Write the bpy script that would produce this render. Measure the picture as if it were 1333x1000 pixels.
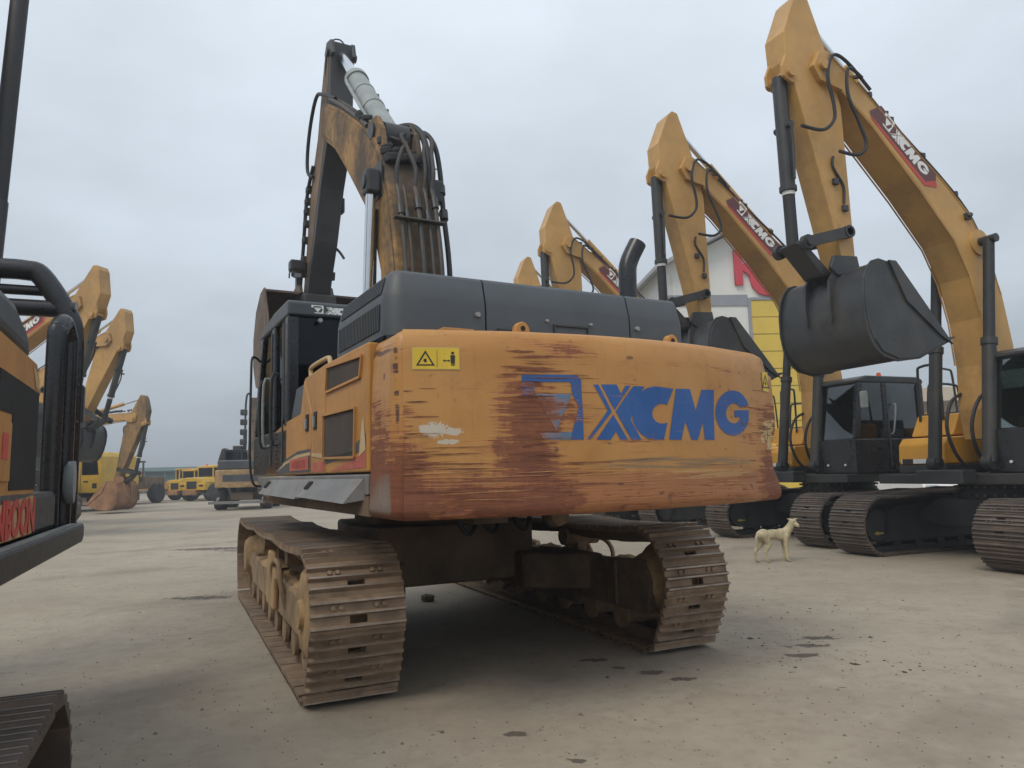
import bpy, bmesh, math, random
from mathutils import Vector, Matrix, noise
from mathutils.geometry import tessellate_polygon
for o in list(bpy.data.objects): bpy.data.objects.remove(o)
S = bpy.context.scene
COL = S.collection
R = math.radians
random.seed(7)

# ---------------------------------------------------------------- camera
cam = bpy.data.cameras.new('camera'); cam_ob = bpy.data.objects.new('camera', cam); COL.objects.link(cam_ob)
cam.sensor_width = 36.0; cam.sensor_fit = 'HORIZONTAL'
cam.lens = 949.18 / 1333.0 * 36.0
cam.clip_start = 0.05; cam.clip_end = 3000
pitch, roll = 0.11889, 0.02605
cam_ob.matrix_world = Matrix.Translation((0, 0, 1.4475)) @ Matrix.Rotation(math.pi/2 + pitch, 4, 'X') @ Matrix.Rotation(-roll, 4, 'Z')
S.camera = cam_ob

# ---------------------------------------------------------------- sky, sun, exposure
SUN_EL, SUN_AZ = R(52), R(215)          # azimuth clockwise from +Y: high, behind and to the left
wd = bpy.data.worlds.new('World'); S.world = wd; wd.use_nodes = True
nt = wd.node_tree; nt.nodes.clear()
def wn(t, **k):
    n = nt.nodes.new(t)
    for a, b in k.items(): setattr(n, a, b)
    return n
sky = wn('ShaderNodeTexSky', sky_type='NISHITA', sun_disc=False, sun_elevation=SUN_EL, sun_rotation=SUN_AZ)
sky.air_density = 1.5; sky.dust_density = 4.0
tc = wn('ShaderNodeTexCoord'); sep = wn('ShaderNodeSeparateXYZ'); nt.links.new(tc.outputs['Generated'], sep.inputs[0])
el = wn('ShaderNodeMapRange'); el.inputs[1].default_value = -0.02; el.inputs[2].default_value = 0.75
nt.links.new(sep.outputs['Z'], el.inputs[0])
grad = wn('ShaderNodeValToRGB'); nt.links.new(el.outputs[0], grad.inputs[0])
cr = grad.color_ramp
cr.elements[0].position = 0.0; cr.elements[0].color = (4.2, 4.75, 5.2, 1)
cr.elements[1].position = 1.0; cr.elements[1].color = (8.1, 8.9, 9.7, 1)
for p_, c_ in ((0.22, (5.4, 6.1, 6.85, 1)), (0.55, (7.0, 7.8, 8.7, 1))):
    e_ = cr.elements.new(p_); e_.color = c_
# cloud layer: noise on the plane of the clouds (direction divided by elevation)
dv = wn('ShaderNodeMath', operation='ADD'); dv.inputs[1].default_value = 0.22; nt.links.new(sep.outputs['Z'], dv.inputs[0])
mx = wn('ShaderNodeVectorMath', operation='DIVIDE'); nt.links.new(tc.outputs['Generated'], mx.inputs[0])
cmb = wn('ShaderNodeCombineXYZ'); cmb.inputs[2].default_value = 1.0
nt.links.new(dv.outputs[0], cmb.inputs[0]); nt.links.new(dv.outputs[0], cmb.inputs[1]); nt.links.new(cmb.outputs[0], mx.inputs[1])
cn = wn('ShaderNodeTexNoise'); cn.inputs['Scale'].default_value = 1.5; cn.inputs['Detail'].default_value = 5; cn.inputs['Roughness'].default_value = 0.52
nt.links.new(mx.outputs[0], cn.inputs['Vector'])
cm = wn('ShaderNodeMapRange'); cm.inputs[1].default_value = 0.3; cm.inputs[2].default_value = 0.72; cm.inputs[3].default_value = 0.83; cm.inputs[4].default_value = 1.10
nt.links.new(cn.outputs['Fac'], cm.inputs[0])
ml = wn('ShaderNodeVectorMath', operation='SCALE'); nt.links.new(grad.outputs[0], ml.inputs[0]); nt.links.new(cm.outputs[0], ml.inputs['Scale'])
mixs = wn('ShaderNodeMix', data_type='RGBA'); mixs.inputs[0].default_value = 0.93
nt.links.new(sky.outputs[0], mixs.inputs[6]); nt.links.new(ml.outputs[0], mixs.inputs[7])
bg = wn('ShaderNodeBackground'); bg.inputs[1].default_value = 0.098
wo = wn('ShaderNodeOutputWorld'); nt.links.new(mixs.outputs[2], bg.inputs[0]); nt.links.new(bg.outputs[0], wo.inputs[0])

sun = bpy.data.lights.new('sun', 'SUN'); sun.energy = 1.5; sun.angle = R(28); sun.color = (1.0, 0.93, 0.83)
sun_ob = bpy.data.objects.new('sun', sun); COL.objects.link(sun_ob)
sdir = Vector((math.sin(SUN_AZ)*math.cos(SUN_EL), math.cos(SUN_AZ)*math.cos(SUN_EL), math.sin(SUN_EL)))
sun_ob.rotation_euler = sdir.to_track_quat('Z', 'Y').to_euler(); sun_ob.location = sdir * 60
S.view_settings.view_transform = 'Standard'; S.view_settings.look = 'None'
S.view_settings.exposure = 0.10; S.view_settings.gamma = 1.0; S.view_settings.use_curve_mapping = False
S.render.engine = 'CYCLES'
S.cycles.max_bounces = 6; S.cycles.transparent_max_bounces = 12

# ---------------------------------------------------------------- node helper
class NG:
    def __init__(s, name):
        s.m = bpy.data.materials.new(name); s.m.use_nodes = True; s.t = s.m.node_tree; s.t.nodes.clear()
        s.out = s.t.nodes.new('ShaderNodeOutputMaterial')
        s.tc = s.t.nodes.new('ShaderNodeTexCoord'); s.pos = s.tc.outputs['Object']
        s.oi = None
    def n(s, t, **k):
        n = s.t.nodes.new(t)
        for a, b in k.items(): setattr(n, a, b)
        return n
    def put(s, sock, v):
        if isinstance(v, bpy.types.NodeSocket): s.t.links.new(v, sock)
        elif isinstance(v, (tuple, list)): sock.default_value = tuple(v) + ((1,) if len(v) == 3 and len(sock.default_value) == 4 else ())
        else: sock.default_value = v
    def math(s, op, a, b=0.0, c=None, clamp=False):
        n = s.n('ShaderNodeMath', operation=op, use_clamp=clamp); s.put(n.inputs[0], a); s.put(n.inputs[1], b)
        if c is not None: s.put(n.inputs[2], c)
        return n.outputs[0]
    def add(s, a, b): return s.math('ADD', a, b)
    def mul(s, a, b): return s.math('MULTIPLY', a, b)
    def sub(s, a, b): return s.math('SUBTRACT', a, b)
    def mx(s, a, b): return s.math('MAXIMUM', a, b)
    def smooth(s, v, a, b, lo=0.0, hi=1.0):      # lo below a, hi above b
        n = s.n('ShaderNodeMapRange', interpolation_type='SMOOTHSTEP'); s.put(n.inputs[0], v)
        if a > b: a, b, lo, hi = b, a, hi, lo
        for i, q in enumerate((a, b, lo, hi)): s.put(n.inputs[i+1], q)
        return n.outputs[0]
    def xyz(s, v=None):
        n = s.n('ShaderNodeSeparateXYZ'); s.put(n.inputs[0], v or s.pos); return n.outputs
    def scale(s, sx, sy, sz, v=None, off=(0, 0, 0)):
        n = s.n('ShaderNodeMapping'); s.put(n.inputs[0], v or s.pos); n.inputs['Scale'].default_value = (sx, sy, sz); n.inputs['Location'].default_value = off
        return n.outputs[0]
    def noise(s, sc, det=4.0, rough=0.55, v=None, dist=0.0):
        n = s.n('ShaderNodeTexNoise'); s.put(n.inputs['Vector'], v or s.pos)
        n.inputs['Scale'].default_value = sc; n.inputs['Detail'].default_value = det; n.inputs['Roughness'].default_value = rough; n.inputs['Distortion'].default_value = dist
        return n.outputs['Fac']
    def mix(s, f, a, b):
        n = s.n('ShaderNodeMix', data_type='RGBA'); s.put(n.inputs[0], f); s.put(n.inputs[6], a); s.put(n.inputs[7], b); return n.outputs[2]
    def bump(s, h, st=0.3, d=0.01):
        n = s.n('ShaderNodeBump'); n.inputs['Strength'].default_value = st; n.inputs['Distance'].default_value = d; s.put(n.inputs['Height'], h); return n.outputs[0]
    def ell(s, cx, cz, rx, rz, X, Z):            # 1 at centre, 0 at the rim of an ellipse and beyond
        a = s.math('DIVIDE', s.sub(X, cx), rx); b = s.math('DIVIDE', s.sub(Z, cz), rz)
        d = s.add(s.mul(a, a), s.mul(b, b))
        return s.math('SUBTRACT', 1.0, d, clamp=True)
    def done(s, col, rough=0.5, metal=0.0, normal=None, spec=0.5, coat=0.0):
        p = s.n('ShaderNodeBsdfPrincipled'); s.put(p.inputs['Base Color'], col); s.put(p.inputs['Roughness'], rough); s.put(p.inputs['Metallic'], metal)
        p.inputs['Specular IOR Level'].default_value = spec; p.inputs['Coat Weight'].default_value = coat
        if normal is not None: s.put(p.inputs['Normal'], normal)
        s.t.links.new(p.outputs[0], s.out.inputs[0]); return s.m

M = {}
def simple(name, col, rough=0.5, metal=0.0, var=0.18, dirt=(0.16, 0.12, 0.085), dirt_amt=0.35, scale=3.0, bump=0.08, spec=0.5, rnd=False, cover=0.46):
    """Painted or bare surface with patchy tone, dust in noise patches and a fine relief."""
    g = NG(name)
    if rnd:
        oi = g.n('ShaderNodeObjectInfo').outputs['Random']; va = g.n('ShaderNodeVectorMath', operation='ADD'); g.put(va.inputs[0], g.pos)
        cv = g.n('ShaderNodeCombineXYZ'); g.put(cv.inputs[0], g.mul(oi, 37.0)); g.put(cv.inputs[1], g.mul(oi, 91.0)); g.put(va.inputs[1], cv.outputs[0]); g.pos = va.outputs[0]
    n1 = g.noise(scale, 5, 0.6); n2 = g.noise(scale*7, 4, 0.6); n3 = g.noise(scale*0.7, 6, 0.65, v=g.scale(1, 1, 0.45, off=(3.1, 1.7, 0)))
    c = g.mix(g.smooth(n1, 0.3, 0.7), tuple(x*(1-var) for x in col), tuple(min(1, x*(1+var)) for x in col))
    if rnd: c = g.mix(g.mul(oi, 0.45), c, tuple(x*0.55 for x in col))
    d = g.mul(g.smooth(g.add(g.mul(n3, 0.75), g.mul(n2, 0.25)), cover, cover+0.22), dirt_amt)
    c = g.mix(d, c, dirt)
    r = g.add(g.mul(n2, 0.18), g.add(g.mul(d, 0.3), rough-0.09))
    M[name] = g.done(c, r, metal, g.bump(n2, bump, 0.004) if bump else None, spec)
    return M[name]

simple('paint_new', (0.50, 0.285, 0.085), 0.42, var=0.12, dirt=(0.28, 0.175, 0.085), dirt_amt=0.6, scale=1.4, bump=0.05)
simple('paint_light', (0.66, 0.32, 0.03), 0.38, var=0.06, dirt_amt=0.15, bump=0.03)
simple('paint_truck', (0.62, 0.38, 0.03), 0.42, var=0.08, dirt_amt=0.3)
simple('paint_old', (0.48, 0.225, 0.052), 0.5, var=0.12, dirt=(0.24, 0.145, 0.08), dirt_amt=0.55, scale=2.0)
simple('paint_boom_old', (0.34, 0.19, 0.058), 0.65, var=0.25, dirt=(0.078, 0.064, 0.052), dirt_amt=0.92, scale=1.5, bump=0.25, cover=0.36)
simple('stick_brown', (0.17, 0.11, 0.062), 0.65, var=0.3, dirt=(0.06, 0.052, 0.045), dirt_amt=0.9, scale=1.3, bump=0.2)
simple('stick_old', (0.052, 0.056, 0.062), 0.55, var=0.3, dirt=(0.17, 0.115, 0.07), dirt_amt=0.5, scale=1.2)
simple('hood_grey', (0.058, 0.066, 0.075), 0.45, var=0.14, dirt=(0.115, 0.105, 0.09), dirt_amt=0.4, scale=1.5, bump=0.03)
simple('sill_grey', (0.19, 0.19, 0.19), 0.5, var=0.15, dirt=(0.17, 0.13, 0.095), dirt_amt=0.6, scale=2.5)
simple('frame_dirty', (0.12, 0.082, 0.052), 0.8, var=0.4, dirt=(0.26, 0.175, 0.105), dirt_amt=0.75, scale=2.0, bump=0.3)
simple('black_metal', (0.029, 0.030, 0.031), 0.45, var=0.2, dirt=(0.095, 0.08, 0.062), dirt_amt=0.45, scale=2.5)
simple('black_gloss', (0.016, 0.017, 0.020), 0.28, var=0.2, dirt=(0.06, 0.055, 0.05), dirt_amt=0.25, scale=2.0, bump=0.02)
simple('bucket_black', (0.036, 0.038, 0.041), 0.42, var=0.3, dirt=(0.10, 0.085, 0.068), dirt_amt=0.5, scale=2.0)
simple('rubber', (0.02, 0.021, 0.024), 0.6, var=0.2, dirt=(0.07, 0.06, 0.05), dirt_amt=0.35, scale=6)
simple('hose_old', (0.034, 0.034, 0.036), 0.7, var=0.3, dirt=(0.13, 0.095, 0.06), dirt_amt=0.6, scale=5)
simple('tyre', (0.025, 0.025, 0.026), 0.85, var=0.2, dirt=(0.16, 0.13, 0.10), dirt_amt=0.6, scale=3)
simple('shoe_old', (0.26, 0.18, 0.118), 0.62, metal=0.25, var=0.35, dirt=(0.33, 0.235, 0.15), dirt_amt=0.75, scale=5, bump=0.3, rnd=True)
simple('shoe_edge', (0.36, 0.30, 0.25), 0.42, metal=0.6, var=0.3, dirt=(0.2, 0.14, 0.09), dirt_amt=0.6, scale=6, bump=0.2, rnd=True)
simple('shoe_new', (0.11, 0.085, 0.07), 0.6, metal=0.2, var=0.25, dirt=(0.23, 0.155, 0.105), dirt_amt=0.6, scale=4, bump=0.15, rnd=True)
simple('shoe_new_edge', (0.20, 0.175, 0.155), 0.45, metal=0.5, var=0.2, dirt=(0.15, 0.10, 0.07), dirt_amt=0.4, scale=4, rnd=True)
simple('mud', (0.27, 0.18, 0.105), 0.85, var=0.3, dirt=(0.32, 0.22, 0.12), dirt_amt=0.6, scale=5, bump=0.5)
simple('mud_yellow', (0.36, 0.235, 0.11), 0.75, var=0.3, dirt=(0.2, 0.135, 0.08), dirt_amt=0.8, scale=4, bump=0.4)
simple('bucket_rust', (0.30, 0.155, 0.075), 0.75, var=0.3, dirt=(0.12, 0.08, 0.055), dirt_amt=0.5, scale=2.5, bump=0.2)
simple('bucket_brown', (0.145, 0.105, 0.08), 0.7, var=0.3, dirt=(0.06, 0.045, 0.035), dirt_amt=0.6, scale=2.0, bump=0.2)
simple('cyl_grey', (0.27, 0.30, 0.295), 0.42, var=0.15, dirt=(0.12, 0.11, 0.09), dirt_amt=0.35, scale=3)
simple('chrome', (0.72, 0.74, 0.77), 0.16, metal=1.0, var=0.04, dirt_amt=0.05, bump=0.0)
simple('pipe_old', (0.062, 0.056, 0.05), 0.55, metal=0.2, var=0.25, dirt=(0.15, 0.11, 0.07), dirt_amt=0.5, scale=4)
simple('white_paint', (0.72, 0.71, 0.68), 0.5, var=0.06, dirt=(0.5, 0.45, 0.38), dirt_amt=0.3)
simple('wall_white', (0.70, 0.70, 0.66), 0.8, var=0.05, dirt=(0.5, 0.48, 0.43), dirt_amt=0.25, scale=0.3)
simple('wall_beige', (0.50, 0.43, 0.34), 0.8, var=0.08, dirt=(0.35, 0.31, 0.26), dirt_amt=0.3, scale=0.3)
simple('band_grey', (0.27, 0.28, 0.31), 0.7, var=0.05, dirt_amt=0.1, scale=0.5)
simple('cladding_yellow', (0.66, 0.47, 0.06), 0.55, var=0.06, dirt=(0.45, 0.33, 0.1), dirt_amt=0.2, scale=0.6)
simple('roof_grey', (0.33, 0.34, 0.35), 0.6, var=0.08, dirt_amt=0.2, scale=0.4)
simple('shed_green', (0.035, 0.085, 0.08), 0.6, var=0.15, dirt_amt=0.15, scale=0.3)
simple('red_letters', (0.55, 0.03, 0.05), 0.4, var=0.04, dirt_amt=0.05)
simple('red_paint', (0.50, 0.05, 0.035), 0.45, var=0.1, dirt_amt=0.25)
simple('red_worn', (0.46, 0.10, 0.065), 0.5, var=0.15, dirt=(0.42, 0.24, 0.12), dirt_amt=0.6, scale=14)
simple('maroon', (0.11, 0.028, 0.025), 0.4, var=0.08, dirt_amt=0.1)
simple('sticker_yellow', (0.68, 0.47, 0.03), 0.4, var=0.05, dirt=(0.4, 0.27, 0.06), dirt_amt=0.25, scale=8)
simple('arrow_worn', (0.42, 0.30, 0.06), 0.6, var=0.2, dirt=(0.09, 0.075, 0.05), dirt_amt=0.9, scale=14)
simple('ink_black', (0.02, 0.02, 0.02), 0.5, var=0.1, dirt_amt=0.1)
simple('decal_white', (0.75, 0.75, 0.73), 0.4, var=0.05, dirt_amt=0.12)
simple('cream', (0.56, 0.40, 0.20), 0.5, var=0.08, dirt_amt=0.3)
simple('vent_brown', (0.055, 0.042, 0.036), 0.8, var=0.2, dirt=(0.12, 0.09, 0.07), dirt_amt=0.4)
simple('vent_dark', (0.013, 0.014, 0.015), 0.8, var=0.2, dirt_amt=0.1)
simple('louvre_black', (0.006, 0.006, 0.006), 0.9, var=0.1, dirt_amt=0.0, bump=0.0, spec=0.1)
simple('blue_panel', (0.10, 0.17, 0.26), 0.35, var=0.1, dirt_amt=0.2)
simple('seat_cloth', (0.03, 0.03, 0.032), 0.9, var=0.1, dirt_amt=0.1)
simple('headliner', (0.20, 0.19, 0.16), 0.9, var=0.1, dirt_amt=0.1)
simple('beacon', (0.75, 0.12, 0.01), 0.3, var=0.05, dirt_amt=0.0)
simple('car_white', (0.78, 0.78, 0.77), 0.25, var=0.02, dirt_amt=0.1)
simple('fur', (0.46, 0.39, 0.25), 0.85, var=0.2, dirt=(0.22, 0.17, 0.10), dirt_amt=0.55, scale=9, bump=0.4)
simple('fur_dark', (0.045, 0.035, 0.028), 0.7, var=0.1, dirt_amt=0.0)
simple('clod', (0.075, 0.055, 0.04), 0.95, var=0.3, dirt_amt=0.3, scale=20)
simple('scrape_dark', (0.11, 0.036, 0.022), 0.8, var=0.3, dirt_amt=0.2, scale=12)
simple('scrape_rust', (0.21, 0.072, 0.036), 0.8, var=0.3, dirt_amt=0.2, scale=12)
simple('scrape_pale', (0.46, 0.24, 0.10), 0.7, var=0.2, dirt_amt=0.2, scale=12)
simple('stone', (0.19, 0.155, 0.115), 0.9, var=0.3, dirt_amt=0.3, scale=20)

def glassy(name, tint, refl=0.16):
    g = NG(name); tr = g.n('ShaderNodeBsdfTransparent'); tr.inputs[0].default_value = (*tint, 1)
    gl = g.n('ShaderNodeBsdfGlossy'); gl.inputs['Roughness'].default_value = 0.03; gl.inputs[0].default_value = ((0.9, 0.93, 0.95, 1) if tint[0] > 0.3 else (0.42, 0.46, 0.5, 1))
    fr = g.n('ShaderNodeFresnel'); fr.inputs[0].default_value = 1.45
    f = g.math('ADD', fr.outputs[0], g.mul(g.noise(1.2), refl), clamp=True)
    mxn = g.n('ShaderNodeMixShader'); g.put(mxn.inputs[0], f); g.t.links.new(tr.outputs[0], mxn.inputs[1]); g.t.links.new(gl.outputs[0], mxn.inputs[2])
    g.t.links.new(mxn.outputs[0], g.out.inputs[0]); M[name] = g.m
glassy('glass', (0.80, 0.88, 0.83), 0.14)
glassy('glass_dark', (0.10, 0.13, 0.15), 0.02)
glassy('lens', (0.75, 0.78, 0.8), 0.3)

# worn counterweight paint: scrapes, rust and torn labels sit at fixed places of the casting
def worn(name, paint, paint2, keep=0.0):
    g = NG(name); X, Y, Z = g.xyz()
    def hi(n, k): return g.add(g.mul(g.sub(n, 0.5), k), 0.5)
    st = hi(g.noise(1.0, 7, 0.72, v=g.scale(2.0, 2.0, 30)), 2.1)      # long horizontal scrapes
    st2 = hi(g.noise(1.0, 5, 0.6, v=g.scale(3.0, 3.0, 95, off=(4, 2, 1))), 1.9)
    bl = hi(g.noise(3.6, 8, 0.72, dist=0.4), 1.7); fine = g.noise(30, 4, 0.6); big = g.noise(1.1, 3, 0.5)
    low = g.smooth(Z, 1.50, 1.28)
    colm = g.ell(-0.78, 1.74, 0.24, 0.42, X, Z)
    colm2 = g.ell(-0.60, 1.80, 0.30, 0.13, X, Z)
    top = g.ell(-0.56, 2.13, 0.30, 0.10, X, Z)
    rend = g.mul(g.smooth(X, 1.0, 1.3), g.smooth(Z, 2.0, 1.8))
    lend = g.mul(g.smooth(X, -1.30, -1.47), g.smooth(Z, 2.05, 1.65))
    gsm = g.ell(0.98, 1.66, 0.22, 0.10, X, Z)
    lmid = g.mul(g.smooth(X, -0.30, -0.80), g.smooth(Z, 1.68, 1.48))
    w = g.add(g.mul(low, 0.12), g.mul(colm, 0.30))
    w = g.add(w, g.mul(colm2, 0.18)); w = g.add(w, g.mul(top, 0.16)); w = g.add(w, g.mul(rend, 0.22)); w = g.add(w, g.mul(lend, 0.20)); w = g.add(w, g.mul(gsm, 0.14)); w = g.add(w, g.mul(lmid, 0.15))
    v = g.add(g.mul(st, 0.34), g.add(g.mul(st2, 0.28), g.mul(bl, 0.38)))
    v = g.add(v, w)
    v = g.add(v, g.mul(g.sub(g.noise(0.9, 4, 0.6, v=g.scale(1, 1, 1.6, off=(7, 3, 2))), 0.5), 0.22))
    rust = g.smooth(v, 0.67+keep, 0.75+keep)
    prim = g.smooth(v, 0.57+keep, 0.69+keep)                         # paint rubbed thin around the scrapes
    heavy = g.smooth(v, 0.80, 0.98)
    c = g.mix(g.smooth(big, 0.3, 0.7), paint, paint2)
    c = g.mix(g.mul(g.smooth(g.noise(6, 5, 0.7), 0.48, 0.75), 0.45), c, tuple(x*0.68 for x in paint))
    scr = g.mul(g.smooth(g.noise(1.0, 4, 0.7, v=g.scale(5, 5, 150, off=(1, 8, 3))), 0.62, 0.70), g.smooth(g.noise(2.2, 3, 0.5), 0.48, 0.62))
    c = g.mix(g.mul(scr, 0.7), c, (0.15, 0.065, 0.035))
    drip = g.mul(g.smooth(g.noise(1.0, 4, 0.6, v=g.scale(22, 22, 1.1, off=(2, 2, 5))), 0.56, 0.72), 0.22)
    c = g.mix(drip, c, tuple(x*0.55 for x in paint))
    dusty = g.mul(g.smooth(g.add(Z, g.mul(g.sub(st, 0.5), 0.10)), 1.47, 1.37), 0.72)
    c = g.mix(dusty, c, g.mix(bl, (0.35, 0.125, 0.05), (0.22, 0.08, 0.038)))
    c = g.mix(g.mul(prim, 0.6), c, (0.40, 0.145, 0.045))
    rc = g.mix(g.smooth(g.add(g.mul(st2, 0.6), g.mul(fine, 0.4)), 0.25, 0.75), (0.105, 0.032, 0.019), (0.25, 0.082, 0.038))
    c = g.mix(g.mul(rust, 0.88), c, rc)
    c = g.mix(g.mul(heavy, 0.45), c, g.mix(bl, (0.25, 0.085, 0.038), (0.12, 0.042, 0.025)))
    if keep == 0.0:
        # the torn white label, left, and the paler bruised paint, right end
        le = g.mx(g.ell(-1.295, 1.685, 0.10, 0.055, X, Z), g.mx(g.ell(-1.20, 1.675, 0.075, 0.028, X, Z), g.ell(-1.22, 1.618, 0.085, 0.018, X, Z)))
        ln = g.noise(24, 6, 0.72, dist=1.2)
        lab = g.mul(g.smooth(g.add(g.mul(le, 0.38), ln), 0.67, 0.70), g.smooth(le, 0.0, 0.12))
        c = g.mix(lab, c, (0.52, 0.46, 0.37))
        br = g.mul(g.ell(1.38, 1.66, 0.22, 0.14, X, Z), g.smooth(g.noise(11, 3, 0.6), 0.40, 0.55))
        c = g.mix(g.smooth(br, 0.15, 0.5), c, (0.62, 0.44, 0.20))
        gs = g.mul(g.smooth(g.ell(0.35, 1.475, 0.85, 0.045, X, Z), 0.05, 0.6), g.smooth(st2, 0.35, 0.55))
        c = g.mix(g.mul(gs, 0.7), c, (0.17, 0.135, 0.085))
        pal = g.mul(g.smooth(g.ell(0.55, 1.40, 0.6, 0.035, X, Z), 0.05, 0.6), g.smooth(st, 0.4, 0.6))
        c = g.mix(g.mul(pal, 0.7), c, (0.50, 0.30, 0.13))
        side = g.mul(g.smooth(X, -1.490, -1.497), g.smooth(Z, 1.455, 1.445))
        c = g.mix(g.mul(side, g.smooth(bl, 0.9, 0.3, 0.35, 0.95)), c, (0.235, 0.20, 0.165))
        edg = g.mul(g.ell(-1.462, 1.95, 0.012, 0.34, X, Z), g.smooth(st, 0.42, 0.6))
        c = g.mix(g.smooth(edg, 0.1, 0.6), c, (0.10, 0.04, 0.026))
        pit = g.smooth(g.noise(7, 2, 0.5, v=g.scale(1, 1, 1.6, off=(9, 0, 4))), 0.70, 0.76)
        c = g.mix(g.mul(pit, 0.7), c, (0.06, 0.03, 0.022))
    run = g.mul(g.smooth(g.noise(1.0, 5, 0.65, v=g.scale(38, 38, 1.6, off=(6, 1, 9))), 0.54, 0.66), g.smooth(g.add(w, g.mul(bl, 0.25)), 0.16, 0.42))
    c = g.mix(g.mul(run, 0.5), c, (0.17, 0.055, 0.028))
    chip = g.mul(g.smooth(g.noise(16, 3, 0.6, v=g.scale(1, 1, 1, off=(3, 3, 3))), 0.66, 0.69), g.smooth(g.noise(1.7, 3, 0.5, v=g.scale(1, 1, 1, off=(1, 4, 2))), 0.5, 0.62))
    c = g.mix(g.mul(chip, 0.8), c, (0.13, 0.045, 0.026))
    rg = g.add(0.42, g.mul(rust, 0.3))
    h = g.add(g.mul(rust, -0.6), g.add(g.mul(fine, 0.35), g.mul(prim, -0.25)))
    M[name] = g.done(c, rg, 0.0, g.bump(h, 0.5, 0.006))
worn('counterweight_paint', (0.43, 0.200, 0.048), (0.505, 0.255, 0.072))
worn('logo_blue', (0.016, 0.080, 0.275), (0.026, 0.105, 0.32), keep=0.02)
worn('logo_emblem', (0.020, 0.085, 0.275), (0.045, 0.12, 0.30), keep=0.075)
worn('logo_faded', (0.13, 0.19, 0.27), (0.06, 0.13, 0.27), keep=0.10)

# yard concrete
def ground_mat():
    g = NG('yard_concrete'); g.pos = g.tc.outputs['Object']; X, Y, Z = g.xyz()
    big = g.noise(0.16, 5, 0.6); mid = g.noise(0.7, 6, 0.62, dist=0.5); fine = g.noise(9, 6, 0.65); gr = g.noise(60, 3, 0.7)
    dra = g.noise(0.6, 5, 0.6, v=g.scale(0.35, 1.5, 1, off=(5, 3, 0)), dist=0.8)
    c = g.mix(g.smooth(big, 0.32, 0.68), (0.315, 0.265, 0.20), (0.38, 0.33, 0.26))
    c = g.mix(g.mul(g.smooth(mid, 0.42, 0.7), 0.38), c, (0.235, 0.195, 0.15))
    md2 = g.noise(2.6, 7, 0.7, dist=0.3)
    c = g.mix(g.mul(g.smooth(md2, 0.48, 0.66), 0.4), c, (0.24, 0.20, 0.15))
    c = g.mix(g.mul(g.smooth(md2, 0.46, 0.30), 0.3), c, (0.44, 0.39, 0.315))
    c = g.mix(g.mul(g.smooth(dra, 0.55, 0.75), 0.45), c, (0.38, 0.33, 0.265))
    c = g.mix(g.mul(g.smooth(fine, 0.45, 0.72), 0.35), c, (0.20, 0.165, 0.125))
    c = g.mix(g.mul(g.smooth(gr, 0.5, 0.8), 0.35), c, (0.43, 0.37, 0.30))
    c = g.mix(g.mul(g.smooth(g.noise(26, 5, 0.75, v=g.scale(1, 1, 1, off=(3, 9, 0))), 0.60, 0.70), 0.5), c, (0.15, 0.115, 0.082))
    # tyre and track scuffs: broken dark arcs in the traffic lane
    wv = g.n('ShaderNodeTexWave', wave_type='RINGS', rings_direction='Z'); g.put(wv.inputs['Vector'], g.scale(1, 1, 1, off=(14, -22, 0)))
    wv.inputs['Scale'].default_value = 0.085; wv.inputs['Distortion'].default_value = 3.0; wv.inputs['Detail'].default_value = 3; wv.inputs['Detail Scale'].default_value = 0.6
    sc = g.mul(g.smooth(wv.outputs['Fac'], 0.93, 0.99), g.smooth(mid, 0.40, 0.60))
    c = g.mix(g.mul(sc, 0.28), c, (0.15, 0.12, 0.09))
    # crumbs and drips: dark clods in patches
    cl = g.mul(g.smooth(g.noise(7.5, 5, 0.65, v=g.scale(0.8, 1.3, 1, off=(2, 7, 0))), 0.665, 0.70), g.smooth(g.noise(0.45, 3, 0.5, v=g.scale(1, 1, 1, off=(8, 1, 0))), 0.47, 0.56))
    c = g.mix(g.mul(cl, 0.8), c, (0.055, 0.042, 0.033))
    jit = g.mul(g.sub(g.noise(11, 5, 0.7), 0.5), 2.6)
    spots = [(0.93, 5.40, 0.10, 0.05), (1.13, 5.22, 0.09, 0.045), (0.58, 5.78, 0.10, 0.05), (-0.03, 4.25, 0.06, 0.04), (0.74, 5.55, 0.05, 0.04),
             (2.15, 5.75, 0.12, 0.06), (2.5, 6.3, 0.16, 0.06), (2.3, 6.05, 0.2, 0.05), (-6.2, 15.5, 0.9, 0.28), (-5.3, 15.0, 0.7, 0.2), (-4.6, 13.0, 0.35, 0.13), (-3.9, 9.2, 0.4, 0.12), (0.28, 3.85, 0.05, 0.03), (-5.6, 19.5, 0.8, 0.3)]
    acc = None
    for (a, b, rx, ry) in spots:
        e = g.ell(a, b, rx*1.7, ry*1.7, X, Y)
        acc = e if acc is None else g.mx(acc, e)
    sp = g.smooth(g.add(acc, jit), 0.60, 0.72)
    sp = g.mul(sp, g.smooth(acc, 0.0, 0.12))
    c = g.mix(g.mul(sp, 0.8), c, (0.06, 0.047, 0.038))
    # broad, slightly darker floor under the old digger's rear, edge broken by noise
    dk = g.smooth(g.add(g.ell(-0.4, 6.1, 2.4, 2.6, X, Y), g.mul(g.sub(mid, 0.5), 0.8)), 0.2, 0.8)
    c = g.mix(g.mul(dk, 0.12), c, (0.19, 0.165, 0.13))
    h = g.add(g.mul(fine, 0.6), g.mul(gr, 0.4))
    M['ground'] = g.done(c, g.add(0.72, g.mul(mid, 0.2)), 0.0, g.bump(h, 0.35, 0.012), 0.35)
ground_mat()

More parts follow.
